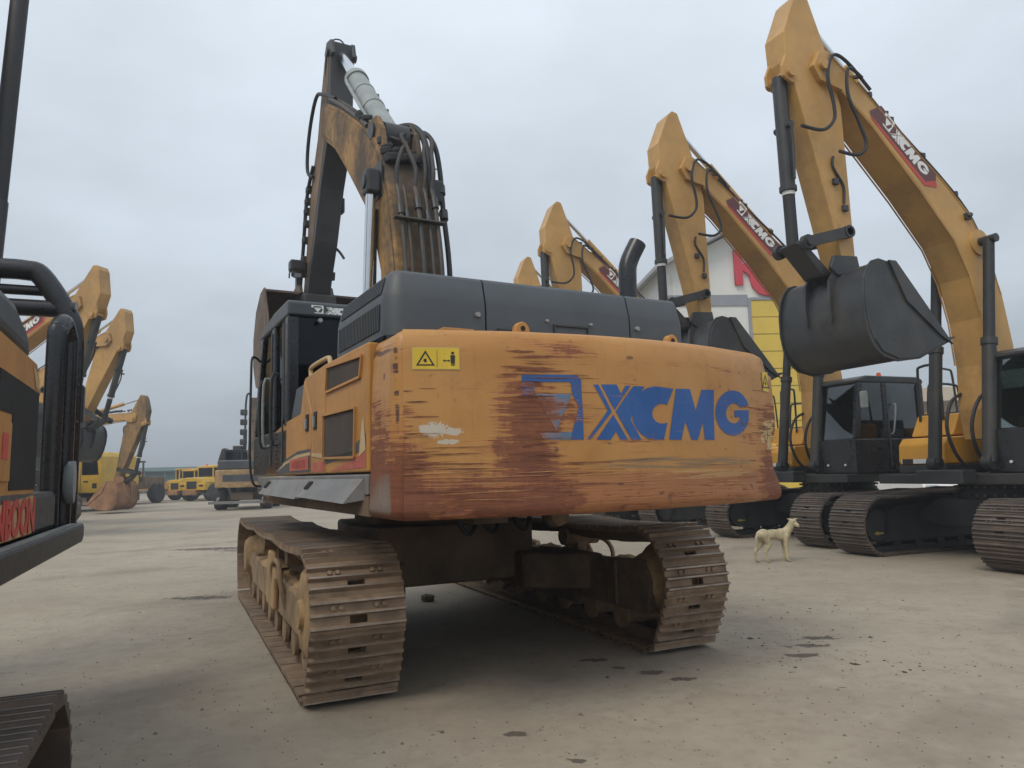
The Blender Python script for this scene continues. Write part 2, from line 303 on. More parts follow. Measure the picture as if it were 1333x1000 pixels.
# ---------------------------------------------------------------- mesh helper
class MB:
    def __init__(s): s.v = []; s.f = []; s.mi = []; s.cur = 0
    def add(s, vs, fs):
        o = len(s.v); s.v += [tuple(v) for v in vs]; s.f += [tuple(i+o for i in f) for f in fs]; s.mi += [s.cur]*len(fs); return s
    def box(s, x0, x1, y0, y1, z0, z1):
        return s.add([(x0,y0,z0),(x1,y0,z0),(x1,y1,z0),(x0,y1,z0),(x0,y0,z1),(x1,y0,z1),(x1,y1,z1),(x0,y1,z1)],
                     [(0,3,2,1),(4,5,6,7),(0,1,5,4),(1,2,6,5),(2,3,7,6),(3,0,4,7)])
    def obox(s, p0, p1, w, h, up=(0,0,1)):              # beam from p0 to p1, w wide, h high
        p0, p1 = Vector(p0), Vector(p1); d = (p1-p0).normalized(); u = Vector(up)
        if abs(d.dot(u)) > 0.98: u = Vector((0,1,0))
        x = d.cross(u).normalized(); u = x.cross(d).normalized()
        vs = []
        for p in (p0, p1):
            for a, b in ((-1,-1),(1,-1),(1,1),(-1,1)): vs.append(p + x*(a*w/2) + u*(b*h/2))
        return s.add(vs, [(0,1,2,3),(7,6,5,4),(0,4,5,1),(1,5,6,2),(2,6,7,3),(3,7,4,0)])
    def prism(s, poly, a, b, axis='x'):                 # 2-D outline swept from a to b; axis x: (y,z), y: (x,z), z: (x,y)
        n = len(poly)
        def P(p, t): return (t,p[0],p[1]) if axis == 'x' else ((p[0],t,p[1]) if axis == 'y' else (p[0],p[1],t))
        vs = [P(p,a) for p in poly] + [P(p,b) for p in poly]
        tri = tessellate_polygon([[Vector((p[0],p[1],0)) for p in poly]])
        fs = [tuple(t) for t in tri] + [tuple(i+n for i in reversed(t)) for t in tri]
        fs += [(i,(i+1)%n,(i+1)%n+n,i+n) for i in range(n)]
        return s.add(vs, fs)
    def cyl(s, p0, p1, r, n=12, r2=None, cap=True):
        p0, p1 = Vector(p0), Vector(p1); r2 = r if r2 is None else r2
        d = (p1-p0).normalized(); u = Vector((0,0,1)) if abs(d.z) < 0.9 else Vector((1,0,0))
        x = d.cross(u).normalized(); y = d.cross(x)
        vs = []
        for p, q in ((p0,r),(p1,r2)):
            for k in range(n):
                t = 2*math.pi*k/n; vs.append(p + x*(q*math.cos(t)) + y*(q*math.sin(t)))
        fs = [(k,(k+1)%n,(k+1)%n+n,k+n) for k in range(n)]
        if cap: fs += [tuple(reversed(range(n))), tuple(range(n,2*n))]
        return s.add(vs, fs)
    def tube(s, pts, r, n=8, sub=4):
        pts = [Vector(p) for p in pts]
        if sub and len(pts) > 2:
            q = []
            for i in range(len(pts)-1):
                a = pts[max(i-1,0)]; b = pts[i]; c = pts[i+1]; d = pts[min(i+2,len(pts)-1)]
                for k in range(sub):
                    t = k/sub; q.append(0.5*((2*b)+(c-a)*t+(2*a-5*b+4*c-d)*t*t+(3*b-a-3*c+d)*t*t*t))
            pts = q+[pts[-1]]
        u = None; vs = []
        for i, p in enumerate(pts):
            d = (pts[min(i+1,len(pts)-1)]-pts[max(i-1,0)]).normalized()
            if u is None: u = d.orthogonal().normalized()
            u = (u-d*u.dot(d)).normalized(); w = d.cross(u)
            for k in range(n):
                t = 2*math.pi*k/n; vs.append(p+u*(r*math.cos(t))+w*(r*math.sin(t)))
        m = len(pts); fs = [(i*n+k,i*n+(k+1)%n,(i+1)*n+(k+1)%n,(i+1)*n+k) for i in range(m-1) for k in range(n)]
        fs += [tuple(reversed(range(n))), tuple(range((m-1)*n,m*n))]
        return s.add(vs, fs)
    def quad(s, *p): return s.add(p, [tuple(range(len(p)))])
    def lathe(s, prof, c, axis='x', n=20):              # prof: (along, radius)
        vs = []
        for a, r in prof:
            for k in range(n):
                t = 2*math.pi*k/n; p, q = r*math.cos(t), r*math.sin(t)
                vs.append((c[0]+a,c[1]+p,c[2]+q) if axis == 'x' else ((c[0]+p,c[1]+a,c[2]+q) if axis == 'y' else (c[0]+p,c[1]+q,c[2]+a)))
        m = len(prof); fs = [(i*n+k,i*n+(k+1)%n,(i+1)*n+(k+1)%n,(i+1)*n+k) for i in range(m-1) for k in range(n)]
        fs += [tuple(range(n)), tuple(range((m-1)*n,m*n))]
        return s.add(vs, fs)
    def mesh(s, name, mats, smooth=False):
        me = bpy.data.meshes.new(name); me.from_pydata(s.v, [], s.f)
        mats = mats if isinstance(mats, (list, tuple)) else [mats]
        for m in mats: me.materials.append(M[m])
        if len(mats) > 1: me.polygons.foreach_set('material_index', s.mi)
        bm = bmesh.new(); bm.from_mesh(me); bmesh.ops.recalc_face_normals(bm, faces=bm.faces); bm.to_mesh(me); bm.free()
        if smooth: me.polygons.foreach_set('use_smooth', [True]*len(me.polygons)); me.set_sharp_from_angle(angle=R(38))
        me.update(); return me
    def build(s, name, mats, parent=None, bevel=0.0, smooth=False, rotz=0.0, loc=None, seg=2):
        o = link(name, s.mesh(name, mats, smooth), parent)
        if rotz: o.rotation_euler.z = rotz
        if loc: o.location = loc
        if bevel:
            b = o.modifiers.new('edge', 'BEVEL'); b.width = bevel; b.segments = seg; b.limit_method = 'ANGLE'; b.angle_limit = R(35); b.harden_normals = False
        return o
def link(name, data, parent=None):
    o = bpy.data.objects.new(name, data); COL.objects.link(o)
    if parent: o.parent = parent
    return o
def thing(name, label, cat, loc=(0,0,0), rotz=0.0, group=None):
    o = link(name, None); o.location = loc; o.rotation_euler.z = rotz; o.empty_display_size = 0.3
    o['label'] = label; o['category'] = cat
    if group: o['group'] = group
    return o
def tag(o, label, cat, group=None, kind=None):
    if label: o['label'] = label
    if cat: o['category'] = cat
    if group: o['group'] = group
    if kind: o['kind'] = kind
    return o
def copy_tree(o, parent=None):
    c = o.copy(); COL.objects.link(c); c.parent = parent
    for ch in list(o.children): copy_tree(ch, c)
    return c

def rot2(p, c, a):
    x, y = p[0]-c[0], p[1]-c[1]; ca, sa = math.cos(a), math.sin(a)
    return (c[0]+x*ca-y*sa, c[1]+x*sa+y*ca)

# lettering: the outline strokes of the maker's mark and of its four letters, in metres on a 0.34 m high line
GLYPH = {'emblem':[[(-0.8,1.999),(-0.522,2.002),(-0.498,1.959),(-0.719,1.955),(-0.739,1.881),(-0.803,1.88)],[(-0.522,2.002),(-0.452,2.001),(-0.427,1.976),(-0.429,1.62),(-0.512,1.621),(-0.501,1.666),(-0.451,1.815),(-0.489,1.882),(-0.498,1.959)],[(-0.721,1.887),(-0.495,1.89),(-0.518,1.843),(-0.602,1.672),(-0.671,1.791)],[(-0.716,1.665),(-0.501,1.666),(-0.512,1.621),(-0.676,1.622)]],'X':[[(-0.289,1.95),(-0.177,1.953),(-0.146,1.897),(-0.11,1.948),(-0.073,1.949),(-0.205,1.797)],[(-0.053,1.947),(0.032,1.946),(-0.068,1.83),(-0.088,1.737),(-0.018,1.616),(-0.092,1.616),(-0.197,1.787)],[(-0.216,1.769),(-0.118,1.616),(-0.174,1.616),(-0.203,1.668),(-0.247,1.617),(-0.344,1.62)],[(-0.343,1.948),(-0.308,1.949),(-0.224,1.787),(-0.386,1.622),(-0.407,1.622),(-0.254,1.792)]],'C':[[(0.268,1.94),(0.17,1.947),(0.111,1.95),(0.053,1.938),(0.001,1.912),(-0.039,1.874),(-0.066,1.828),(-0.077,1.779),(-0.072,1.729),(-0.05,1.685),(-0.014,1.649),(0.033,1.625),(0.089,1.615),(0.148,1.62),(0.159,1.616),(0.198,1.725),(0.165,1.717),(0.132,1.719),(0.104,1.732),(0.086,1.753),(0.081,1.779),(0.089,1.804),(0.11,1.826),(0.14,1.84),(0.173,1.844),(0.205,1.836)]],'M':[[(0.292,1.941),(0.423,1.945),(0.458,1.805),(0.542,1.947),(0.663,1.95),(0.62,1.618),(0.525,1.617),(0.523,1.733),(0.453,1.617),(0.395,1.617),(0.356,1.736),(0.305,1.617),(0.202,1.617)]],'G':[[(1.064,1.863),(1.039,1.901),(0.999,1.931),(0.948,1.95),(0.892,1.958),(0.835,1.953),(0.781,1.937),(0.734,1.911),(0.697,1.877),(0.672,1.838),(0.661,1.796),(0.664,1.754),(0.681,1.716),(0.711,1.684),(0.753,1.661),(0.803,1.649),(0.858,1.648),(0.915,1.659),(0.969,1.682),(1.016,1.714),(1.05,1.754),(1.06,1.828),(0.879,1.821),(0.874,1.774),(0.953,1.776),(0.946,1.767),(0.916,1.744),(0.877,1.731),(0.838,1.731),(0.805,1.743),(0.783,1.765),(0.776,1.793),(0.786,1.822),(0.81,1.848),(0.845,1.864),(0.884,1.869),(0.922,1.861),(0.95,1.842)]]}
def put_logo(parent, fmap, letters, mats, name_prefix=''):
    """One flat mesh per letter; fmap turns (x, z) of the mark into a point."""
    for key in letters:
        m = MB()
        for poly in GLYPH[key]:
            tri = tessellate_polygon([[Vector((p[0],p[1],0)) for p in poly]])
            m.add([fmap(*p) for p in poly], [tuple(t) for t in tri])
        m.build('emblem' if key == 'emblem' else 'letter', mats.get(key, mats['all']), parent)
LOGO_X0, LOGO_X1, LOGO_Z0, LOGO_H = -0.803, 1.064, 1.617, 0.36

def text_mesh(body, size, name, extrude=0.0, offset=0.0):
    cu = bpy.data.curves.new(name, 'FONT'); cu.body = body; cu.size = size; cu.extrude = extrude; cu.offset = offset; cu.align_x = 'CENTER'; cu.align_y = 'CENTER'; cu.resolution_u = 3
    o = bpy.data.objects.new(name, cu); COL.objects.link(o)
    dg = bpy.context.evaluated_depsgraph_get(); me = bpy.data.meshes.new_from_object(o.evaluated_get(dg))
    bpy.data.objects.remove(o); bpy.data.curves.remove(cu); return me

# ---------------------------------------------------------------- setting
gm = MB(); gm.quad((-600,-200,0),(600,-200,0),(600,1200,0),(-600,1200,0))
tag(gm.build('ground', 'ground'), None, None, kind='structure')

# ---------------------------------------------------------------- crawler tracks
def track_points(yr, yf, rr, rf, zr, zf, pitch, sag=0.03, carriers=2, gr=None, gf=None, zg=None):
    """Closed belt outline in (y, z), clockwise seen from +x: top run forwards, round the front wheel, bottom run back.
    gr, gf: where the ground run ends when the end wheels are carried clear of the ground."""
    pts = []
    for k in range(61):
        t = k/60; y = yr+(yf-yr)*t; z = (zr+rr)+(zf+rf-zr-rr)*t
        z -= sag*abs(math.sin(math.pi*t*(carriers+1)))
        pts.append((y,z))
    a1 = -math.pi/2 if gf is None else R(-14)
    for k in range(1,40):
        a = math.pi/2+(a1-math.pi/2)*k/40; pts.append((yf+rf*math.cos(a), zf+rf*math.sin(a)))
    zb0 = zf-rf if zg is None else zg; zb1 = zr-rr if zg is None else zg
    y0_ = yf if gf is None else gf; y1_ = yr if gr is None else gr
    for k in range(61):
        t = k/60; pts.append((y0_+(y1_-y0_)*t, zb0+(zb1-zb0)*t))
    a0 = -math.pi/2 if gr is None else R(-166)
    for k in range(0 if gr is not None else 1,40):
        a = a0+(-1.5*math.pi-a0)*k/40; pts.append((yr+rr*math.cos(a), zr+rr*math.sin(a)))
    if gr is not None:                                  # ease the corners where the belt leaves the ground
        d_ = []; pts.append(pts[0])
        for i in range(len(pts)-1):
            a, b = pts[i], pts[i+1]; n_ = max(1, int(math.dist(a,b)/0.01)); d_ += [(a[0]+(b[0]-a[0])*k/n_, a[1]+(b[1]-a[1])*k/n_) for k in range(n_)]
        for w_ in (13, 9):
            N = len(d_); d_ = [p if p[1] > 0.5 else (sum(d_[(i+k)%N][0] for k in range(-w_,w_+1))/(2*w_+1), sum(d_[(i+k)%N][1] for k in range(-w_,w_+1))/(2*w_+1)) for i, p in enumerate(d_)]
        pts = d_
    pts.append(pts[0]); L = [0.0]
    for i in range(1,len(pts)): L.append(L[-1]+math.dist(pts[i],pts[i-1]))
    n = round(L[-1]/pitch); out = []; j = 0
    for k in range(n):
        s = L[-1]*(k+0.35)/n
        while L[j+1] < s: j += 1
        t = (s-L[j])/(L[j+1]-L[j]); a, b = pts[j], pts[j+1]
        out.append((a[0]+(b[0]-a[0])*t, a[1]+(b[1]-a[1])*t, math.atan2(b[1]-a[1], b[0]-a[0])))
    return out, L[-1]/n

def shoe_mesh(name, hw, pitch, mats, gh=0.026):
    """One triple-grouser shoe: plate with three ridges, overlap lip, mud slot, bolt heads, link halves below."""
    p = pitch/2; m = MB()
    def prof(z0):
        q = [(-p-0.018,-0.004),(-p+0.004,0.012)]
        for c, h in ((-p+0.03,gh),(0.0,gh),(p-0.035,gh)):
            q += [(c-0.015,0.012),(c-0.006,0.012+h),(c+0.006,0.012+h),(c+0.015,0.012)]
        q += [(p-0.008,0.010),(p-0.004,-0.012),(-p+0.012,-0.012)]
        return q
    q = prof(0)
    m.prism(q, -hw, -0.055, 'x'); m.prism(q, 0.055, hw, 'x')
    # the middle keeps the ridges but is open between the first two: the mud slot
    a = [(-p-0.018,-0.004),(-p+0.004,0.012),(-p+0.015,0.012),(-p+0.024,0.012+gh),(-p+0.036,0.012+gh),(-p+0.045,0.012),(-p+0.045,-0.012),(-p+0.012,-0.012)]
    b = [(-0.018,-0.012),(-0.018,0.012),(-0.006,0.012+gh),(0.006,0.012+gh),(0.015,0.012),(p-0.05,0.012),(p-0.041,0.012+gh),(p-0.029,0.012+gh),(p-0.02,0.012),(p-0.008,0.010),(p-0.004,-0.012)]
    m.prism(a, -0.0545, 0.0545, 'x'); m.prism(b, -0.0545, 0.0545, 'x')
    m.cur = 1
    for c in (-p+0.03, 0.0, p-0.035): m.box(-hw+0.004, hw-0.004, c-0.006, c+0.006, 0.0125+gh, 0.0155+gh)
    m.cur = 0
    for bx in (-0.16, -0.11, 0.11, 0.16): m.cyl((bx, p-0.068, 0.010), (bx, p-0.068, 0.028), 0.016, 6)
    m.cur = 2
    for sx in (-0.13, 0.13): m.box(sx-0.028, sx+0.028, -p+0.01, p+0.02, -0.10, -0.0125)
    return m.mesh(name, mats)

def add_shoes(parent, cx, path, mesh, jitter=0.0):
    for (y, z, a) in path:
        o = link('track_shoe', mesh, parent); o.location = (cx, y, z+random.uniform(-jitter, jitter)); o.rotation_euler.x = a + random.uniform(-jitter, jitter)*2

# ================================================================ the big worn excavator
TRK = R(25.113); SW = R(28.774-25.113)
main = thing('excavator', 'big weathered orange excavator with scraped rusty counterweight and blue lettering, parked in the middle', 'excavator', (-0.877, 7.512, 0), TRK)
GA, HS = 1.312, 0.298
shoe_main = None
for sx in (-1, 1):
    cx = sx*GA
    path, pit = track_points(-2.13, 2.32, 0.40, 0.40, 0.545, 0.525, 0.216, sag=0.028, carriers=2, gr=-2.33, gf=2.56, zg=0.045)
    if shoe_main is None: shoe_main = shoe_mesh('track_shoe', HS, pit, ['shoe_old', 'shoe_edge', 'frame_dirty'])
    fr = MB()   # side frame: a box beam with a sloped roof, idler fork in front, final-drive housing at the back
    fr.prism([(-1.9,0.30),(1.55,0.30),(1.75,0.38),(1.75,0.54),(1.4,0.60),(-1.35,0.60),(-1.75,0.58),(-1.95,0.48)], cx-0.22, cx+0.22)
    fr.prism([(1.5,0.40),(2.35,0.44),(2.35,0.56),(1.5,0.62)], cx-0.20, cx-0.15); fr.prism([(1.5,0.40),(2.35,0.44),(2.35,0.56),(1.5,0.62)], cx+0.15, cx+0.20)
    trk = fr.build('crawler_track', 'mud', main, bevel=0.02)
    add_shoes(trk, cx, path, shoe_main, 0.003)
    for (yy, zz, rr, nm) in ((-2.13,0.545,0.29,'sprocket'),(2.32,0.525,0.29,'idler')):
        w = MB(); w.lathe([(-0.24,0.10),(-0.24,0.17),(-0.20,0.21),(-0.11,0.24),(-0.10,rr-0.04),(-0.06,rr),(0.06,rr),(0.10,rr-0.04),(0.11,0.24),(0.20,0.21),(0.24,0.17),(0.24,0.10)], (cx,yy,zz), 'x', 26)
        w.build(nm, 'mud_yellow', trk, smooth=True)
    dm = MB(); dm.lathe([(0.0,0.315),(sx*0.10,0.31),(sx*0.135,0.28),(sx*0.15,0.22),(sx*0.15,0.10),(sx*0.18,0.09),(sx*0.18,0.02)], (cx+sx*0.12,-2.08,0.545), 'x', 28)
    dm.build('final_drive_cover', 'mud_yellow', trk, smooth=True)
    for k in range(12):
        t = 2*math.pi*k/12; b = MB(); b.cyl((cx+sx*0.225,-2.08+0.265*math.cos(t),0.545+0.265*math.sin(t)),(cx+sx*0.26,-2.08+0.265*math.cos(t),0.545+0.265*math.sin(t)),0.020,6); b.build('bolt','mud',trk)
    for k in range(8):
        w = MB(); yy = -1.75+k*0.5; w.lathe([(-0.2,0.07),(-0.2,0.11),(-0.17,0.115),(-0.16,0.085),(0.16,0.085),(0.17,0.115),(0.2,0.11),(0.2,0.07)], (cx,yy,0.215), 'x', 14); w.build('track_roller','mud',trk,smooth=True)
    for yy in (-0.75, 0.85):
        w = MB(); w.lathe([(-0.19,0.05),(-0.19,0.09),(0.19,0.09),(0.19,0.05)], (cx,yy,0.80), 'x', 14); w.build('carrier_roller','mud',trk,smooth=True)
        w = MB(); w.obox((cx,yy,0.58),(cx,yy-0.02,0.80),0.10,0.10); w.build('roller_bracket','mud',trk)
    # clay clods caked on the frame, tow lugs and the access step on the outside
    for k in range(16):
        yy = random.uniform(-1.7,1.7); c = MB(); r0 = random.uniform(0.05,0.15)
        pts = []
        for i in range(5):
            for j in range(8):
                th = math.pi*(i+0.5)/5; ph = 2*math.pi*j/8; rr = r0*(0.7+0.5*random.random())
                pts.append((cx+sx*0.13+rr*0.9*math.sin(th)*math.cos(ph), yy+rr*1.5*math.sin(th)*math.sin(ph), 0.58+rr*0.55*math.cos(th)))
        c.add(pts, [(i*8+j,i*8+(j+1)%8,(i+1)*8+(j+1)%8,(i+1)*8+j) for i in range(4) for j in range(8)]+[tuple(range(8)),tuple(range(32,40))])
        c.build('clay_clod','mud_yellow',trk,smooth=True)
    st = MB(); ox = cx+sx*0.21
    st.tube([(ox,-0.95,0.40),(ox+sx*0.05,-0.95,0.62),(ox+sx*0.05,-0.82,0.74),(ox+sx*0.05,-0.55,0.74),(ox+sx*0.05,-0.42,0.62),(ox,-0.42,0.40)],0.022,8,3)
    st.build('access_step','mud',trk,smooth=True)
    st = MB(); st.prism([(-0.55,0.33),(-0.05,0.33),(-0.02,0.62),(-0.15,0.80),(-0.42,0.80),(-0.6,0.60)], cx+sx*0.221, cx+sx*0.265); st.build('chain_guard','mud_yellow',trk,bevel=0.02)
for sx in (-1,1):
    gp_ = MB(); xi = sx*(GA-0.235); gp_.prism([(-2.26,0.30),(-2.30,0.55),(-2.20,0.72),(-1.55,0.68),(-1.30,0.60),(-1.15,0.30)],xi-0.035,xi+0.035); gp_.box(xi-0.07 if sx > 0 else xi+0.036,xi-0.036 if sx > 0 else xi+0.07,-1.86,-1.82,0.32,0.685)
    gp_.build('motor_guard','frame_dirty',main,bevel=0.02)
    bb_ = MB(); bb_.cyl((xi-sx*0.036,-1.95,0.56),(xi-sx*0.06,-1.95,0.56),0.03,8); bb_.build('bolt','frame_dirty',main)
    cvr = MB(); cvr.prism([(-1.14,0.22),(1.4,0.22),(1.4,0.50),(-1.14,0.52)],xi-0.02,xi+0.02); cvr.build('roller_guard','frame_dirty',main,bevel=0.01)
cb = MB()   # carbody: hub box with four spread legs to the side frames
cb.prism([(-0.75,-0.85),(0.75,-0.85),(0.85,0),(0.75,0.85),(-0.75,0.85),(-0.85,0)], 0.46, 0.985, 'z')
for ya, yb in ((-0.6,-1.15),(0.6,1.15)):
    for sx in (-1,1): cb.prism([(sx*0.55,ya-0.42),(sx*0.55,ya+0.42),(sx*1.15,yb+0.32),(sx*1.15,yb-0.32)], 0.38, 0.70, 'z')
cb.build('carbody','frame_dirty',main,bevel=0.03)
w = MB(); w.lathe([(0.98,0.66),(0.98,0.74),(1.10,0.74),(1.10,0.70),(1.19,0.70),(1.19,0.6)],(0,0,0),'z',48); w.build('swing_ring','frame_dirty',main,smooth=True)
# hydraulic swivel hoses and brackets seen in the gap under the deck
for i,(x,y) in enumerate(((-0.15,-1.15),(0.1,-1.1),(0.45,-1.0),(0.7,-1.1))):
    h = MB(); h.tube([(x,y,1.17),(x+0.02,y-0.08,0.99),(x+0.12,y-0.05,0.92),(x+0.22,y+0.05,1.02),(x+0.24,y+0.1,1.17)],0.022,8,4); h.build('hose','rubber',main,smooth=True)
b = MB(); b.box(-0.40,-0.12,-2.2,-1.9,1.07,1.2); b.build('drain_box','frame_dirty',main,bevel=0.01)
b = MB(); b.prism([(0.15,1.2),(0.32,1.2),(0.30,1.06),(0.22,1.03),(0.17,1.08)],-2.35,-2.2,'y'); b.build('bracket','frame_dirty',main)

def up(mb, name, mats, parent=main, **k):              # a part of the slewed upper structure
    o = mb.build(name, mats, parent, **k)
    if parent is main: o.rotation_euler.z = SW
    return o

# deck frame under everything
d = MB(); d.box(-1.44,1.44,-2.74,1.05,1.19,1.30); d.box(-0.55,0.55,-2.9,1.3,1.18,1.19-0.0015)
d.box(-1.46,1.46,-2.74,1.06,1.301,1.44)
up(d,'deck_frame','frame_dirty',bevel=0.012)

# ---- counterweight: outline swept in plan, profile in height, dented at the right end
def plan(n_arc=64):
    P = [(-1.5,-2.752,-1,0),(-1.5,-2.9,-1,0),(-1.5,-3.03,-1,0)]
    def arc_y(x): return -3.212-0.2746*(1-(x/1.5)**2)
    sl = math.atan(2*0.2746/1.5)                       # slope of the arc at its ends
    for k in range(1,8):
        a = math.pi+ (math.pi/2-sl)*k/8
        r = 0.11; cx_, cy_ = -1.5+r, -3.09
        P.append((cx_+r*math.cos(a), cy_+r*math.sin(a)*1.0, math.cos(a), math.sin(a)))
    for k in range(n_arc+1):
        x = -1.455+2.91*k/n_arc; s_ = 2*0.2746*x/1.5**2; n = math.hypot(s_,1); P.append((x,arc_y(x),s_/n,-1/n))
    for k in range(7,0,-1):
        a = -(math.pi/2-sl)*k/8; r = 0.11; P.append((1.5-r+r*math.cos(a), -3.09+r*math.sin(a), math.cos(a), math.sin(a)))
    P += [(1.5,-3.03,1,0),(1.5,-2.9,1,0),(1.5,-2.752,1,0)]
    return P
PL = plan()
prof = [(1.19,0.07),(1.195,0.035),(1.215,0.010),(1.25,0.0)]+[(1.25+0.88*k/22,0.0012*k) for k in range(1,23)]+[(2.17,0.034),(2.215,0.045),(2.245,0.062),(2.262,0.09),(2.268,0.13)]
c = MB(); V = []
for (x,y,nx,ny) in PL:
    for (z,ins) in prof:
        q = Vector((x-nx*ins, y-ny*ins, z))
        k = max(0,(x-1.15)/0.35)
        dn = noise.noise(Vector((x*2.5,y*2.5,z*3.0)))*0.010+noise.noise(Vector((x*7,y*7,z*7)))*0.0035
        dn += 0.060*math.exp(-((x-1.46)/0.06)**2-((z-1.48)/0.13)**2)+0.03*math.exp(-((x-1.40)/0.08)**2-((z-1.62)/0.07)**2)
        dn += 0.012*math.exp(-((x-0.9)/0.3)**2-((z-1.33)/0.06)**2)
        dn += 0.02*math.exp(-((x+1.18)/0.07)**2-((z-1.25)/0.035)**2)
        if x > 1.3 and z > 2.1: dn += 0.05*(x-1.3)/0.2
        V.append(q-Vector((nx,ny,0))*dn)
m_ = len(prof); nP = len(PL)
F = [(i*m_+j,(i+1)*m_+j,(i+1)*m_+j+1,i*m_+j+1) for i in range(nP-1) for j in range(m_-1)]
F += [tuple(i*m_+m_-1 for i in range(nP)), tuple(i*m_ for i in reversed(range(nP))), tuple([j for j in range(m_)]+[(nP-1)*m_+j for j in reversed(range(m_))])]
c.add(V,F)
cw = up(c,'counterweight','counterweight_paint',smooth=True)
def cwp(x,z,off=0.004):                                # a point on its rear face
    ins = 0.0012*max(0,min(22,(z-1.25)/0.04)); s_ = 2*0.2746*x/1.5**2; n = math.hypot(s_,1)
    yy_ = -3.212-0.2746*(1-(x/1.5)**2)
    dn = noise.noise(Vector((x*2.5,yy_*2.5,z*3.0)))*0.010+noise.noise(Vector((x*7,yy_*7,z*7)))*0.0035
    return (x-s_/n*(ins+dn-off), -3.212-0.2746*(1-(x/1.5)**2)+(ins+dn-off)/n, z)
def face_poly(poly, name, mat, off, parent=cw, step=0.05):
    """Outline laid on the rear face, cut into strips so that it follows the curve."""
    m = MB(); bmv = bmesh.new(); vs = [bmv.verts.new((p[0],p[1],0)) for p in poly]
    tri = tessellate_polygon([[Vector((p[0],p[1],0)) for p in poly]])
    for t in tri: bmv.faces.new([vs[i] for i in t])
    x0 = min(p[0] for p in poly); x1 = max(p[0] for p in poly); x = x0+step
    while x < x1:
        bmesh.ops.bisect_plane(bmv, geom=bmv.verts[:]+bmv.edges[:]+bmv.faces[:], plane_co=(x,0,0), plane_no=(1,0,0)); x += step
    zz0 = min(p[1] for p in poly); zz1 = max(p[1] for p in poly); z_ = zz0+0.08
    while z_ < zz1:
        bmesh.ops.bisect_plane(bmv, geom=bmv.verts[:]+bmv.edges[:]+bmv.faces[:], plane_co=(0,z_,0), plane_no=(0,1,0)); z_ += 0.08
    bmv.verts.index_update()
    m.add([cwp(v.co.x,v.co.y,off) for v in bmv.verts],[tuple(v.index for v in f.verts) for f in bmv.faces]); bmv.free()
    return m.build(name, mat, parent)
for key, polys in GLYPH.items():
    mb = None
    for poly in polys:
        o = face_poly(poly, 'emblem_stroke' if key == 'emblem' else 'letter_stroke', ('logo_faded' if (key == 'emblem' and poly in (polys[2],polys[3])) else 'logo_emblem' if key == 'emblem' else 'logo_blue'), 0.0030, cw)
# scrapes: tapered ragged gouges along the rear face, thickest left of the middle, low down and at both ends
def scrapes(mat, n, pick, tmin, tmax, off):
    m = MB()
    for _ in range(n):
        x, z, ln = pick(); th = random.uniform(tmin,tmax); k = max(3,int(ln/0.035)); sl = random.uniform(-0.02,0.02); vs = []
        for i in range(k+1):
            t = i/k; xx = min(1.44,max(-1.455,x+(t-0.5)*ln)); w_ = th*(math.sin(math.pi*min(1,max(0,t*0.94+0.03)))**0.6)*random.uniform(0.45,1.2); zc = z+sl*(t-0.5)*ln+random.uniform(-0.2,0.2)*th
            vs += [cwp(xx,min(2.20,max(1.255,zc-w_/2)),off), cwp(xx,min(2.205,max(1.26,zc+w_/2)),off)]
        m.add(vs,[(2*i,2*i+2,2*i+3,2*i+1) for i in range(k)])
    o = m.build('scrape_marks',mat,cw); o['kind'] = 'stuff'
def pk_col(): z = random.uniform(1.42,2.16); l = random.uniform(0.06,0.30); return (random.gauss(-0.80,0.05)+l*0.35, z, l)
def pk_low(): return (random.uniform(-1.4,-0.25), random.triangular(1.27,1.64,1.36), random.uniform(0.05,0.5))
def pk_right(): return (random.gauss(1.28,0.14), random.triangular(1.3,2.0,1.7), random.uniform(0.04,0.25))
def pk_left(): return (random.gauss(-1.40,0.05), random.triangular(1.28,2.0,1.5), random.uniform(0.03,0.18))
def pk_any(): return (random.uniform(-1.3,1.3), random.uniform(1.28,1.50), random.uniform(0.1,0.6))
def pk_logo(): return (random.gauss(-0.50,0.12), random.triangular(1.62,2.10,1.80), random.uniform(0.10,0.40))
scrapes('scrape_dark',20,pk_col,0.002,0.007,0.0042); scrapes('scrape_rust',30,pk_col,0.003,0.012,0.0040)
scrapes('scrape_dark',16,pk_low,0.002,0.005,0.0042); scrapes('scrape_rust',26,pk_low,0.002,0.009,0.0040)
scrapes('scrape_dark',14,pk_right,0.002,0.006,0.0042); scrapes('scrape_rust',16,pk_right,0.002,0.009,0.0040)
scrapes('scrape_dark',12,pk_left,0.002,0.007,0.0042); scrapes('scrape_rust',12,pk_left,0.003,0.009,0.0040)
scrapes('scrape_rust',12,pk_any,0.002,0.004,0.0040); scrapes('scrape_pale',18,pk_any,0.002,0.005,0.0044)
scrapes('scrape_rust',8,pk_logo,0.002,0.005,0.0042)
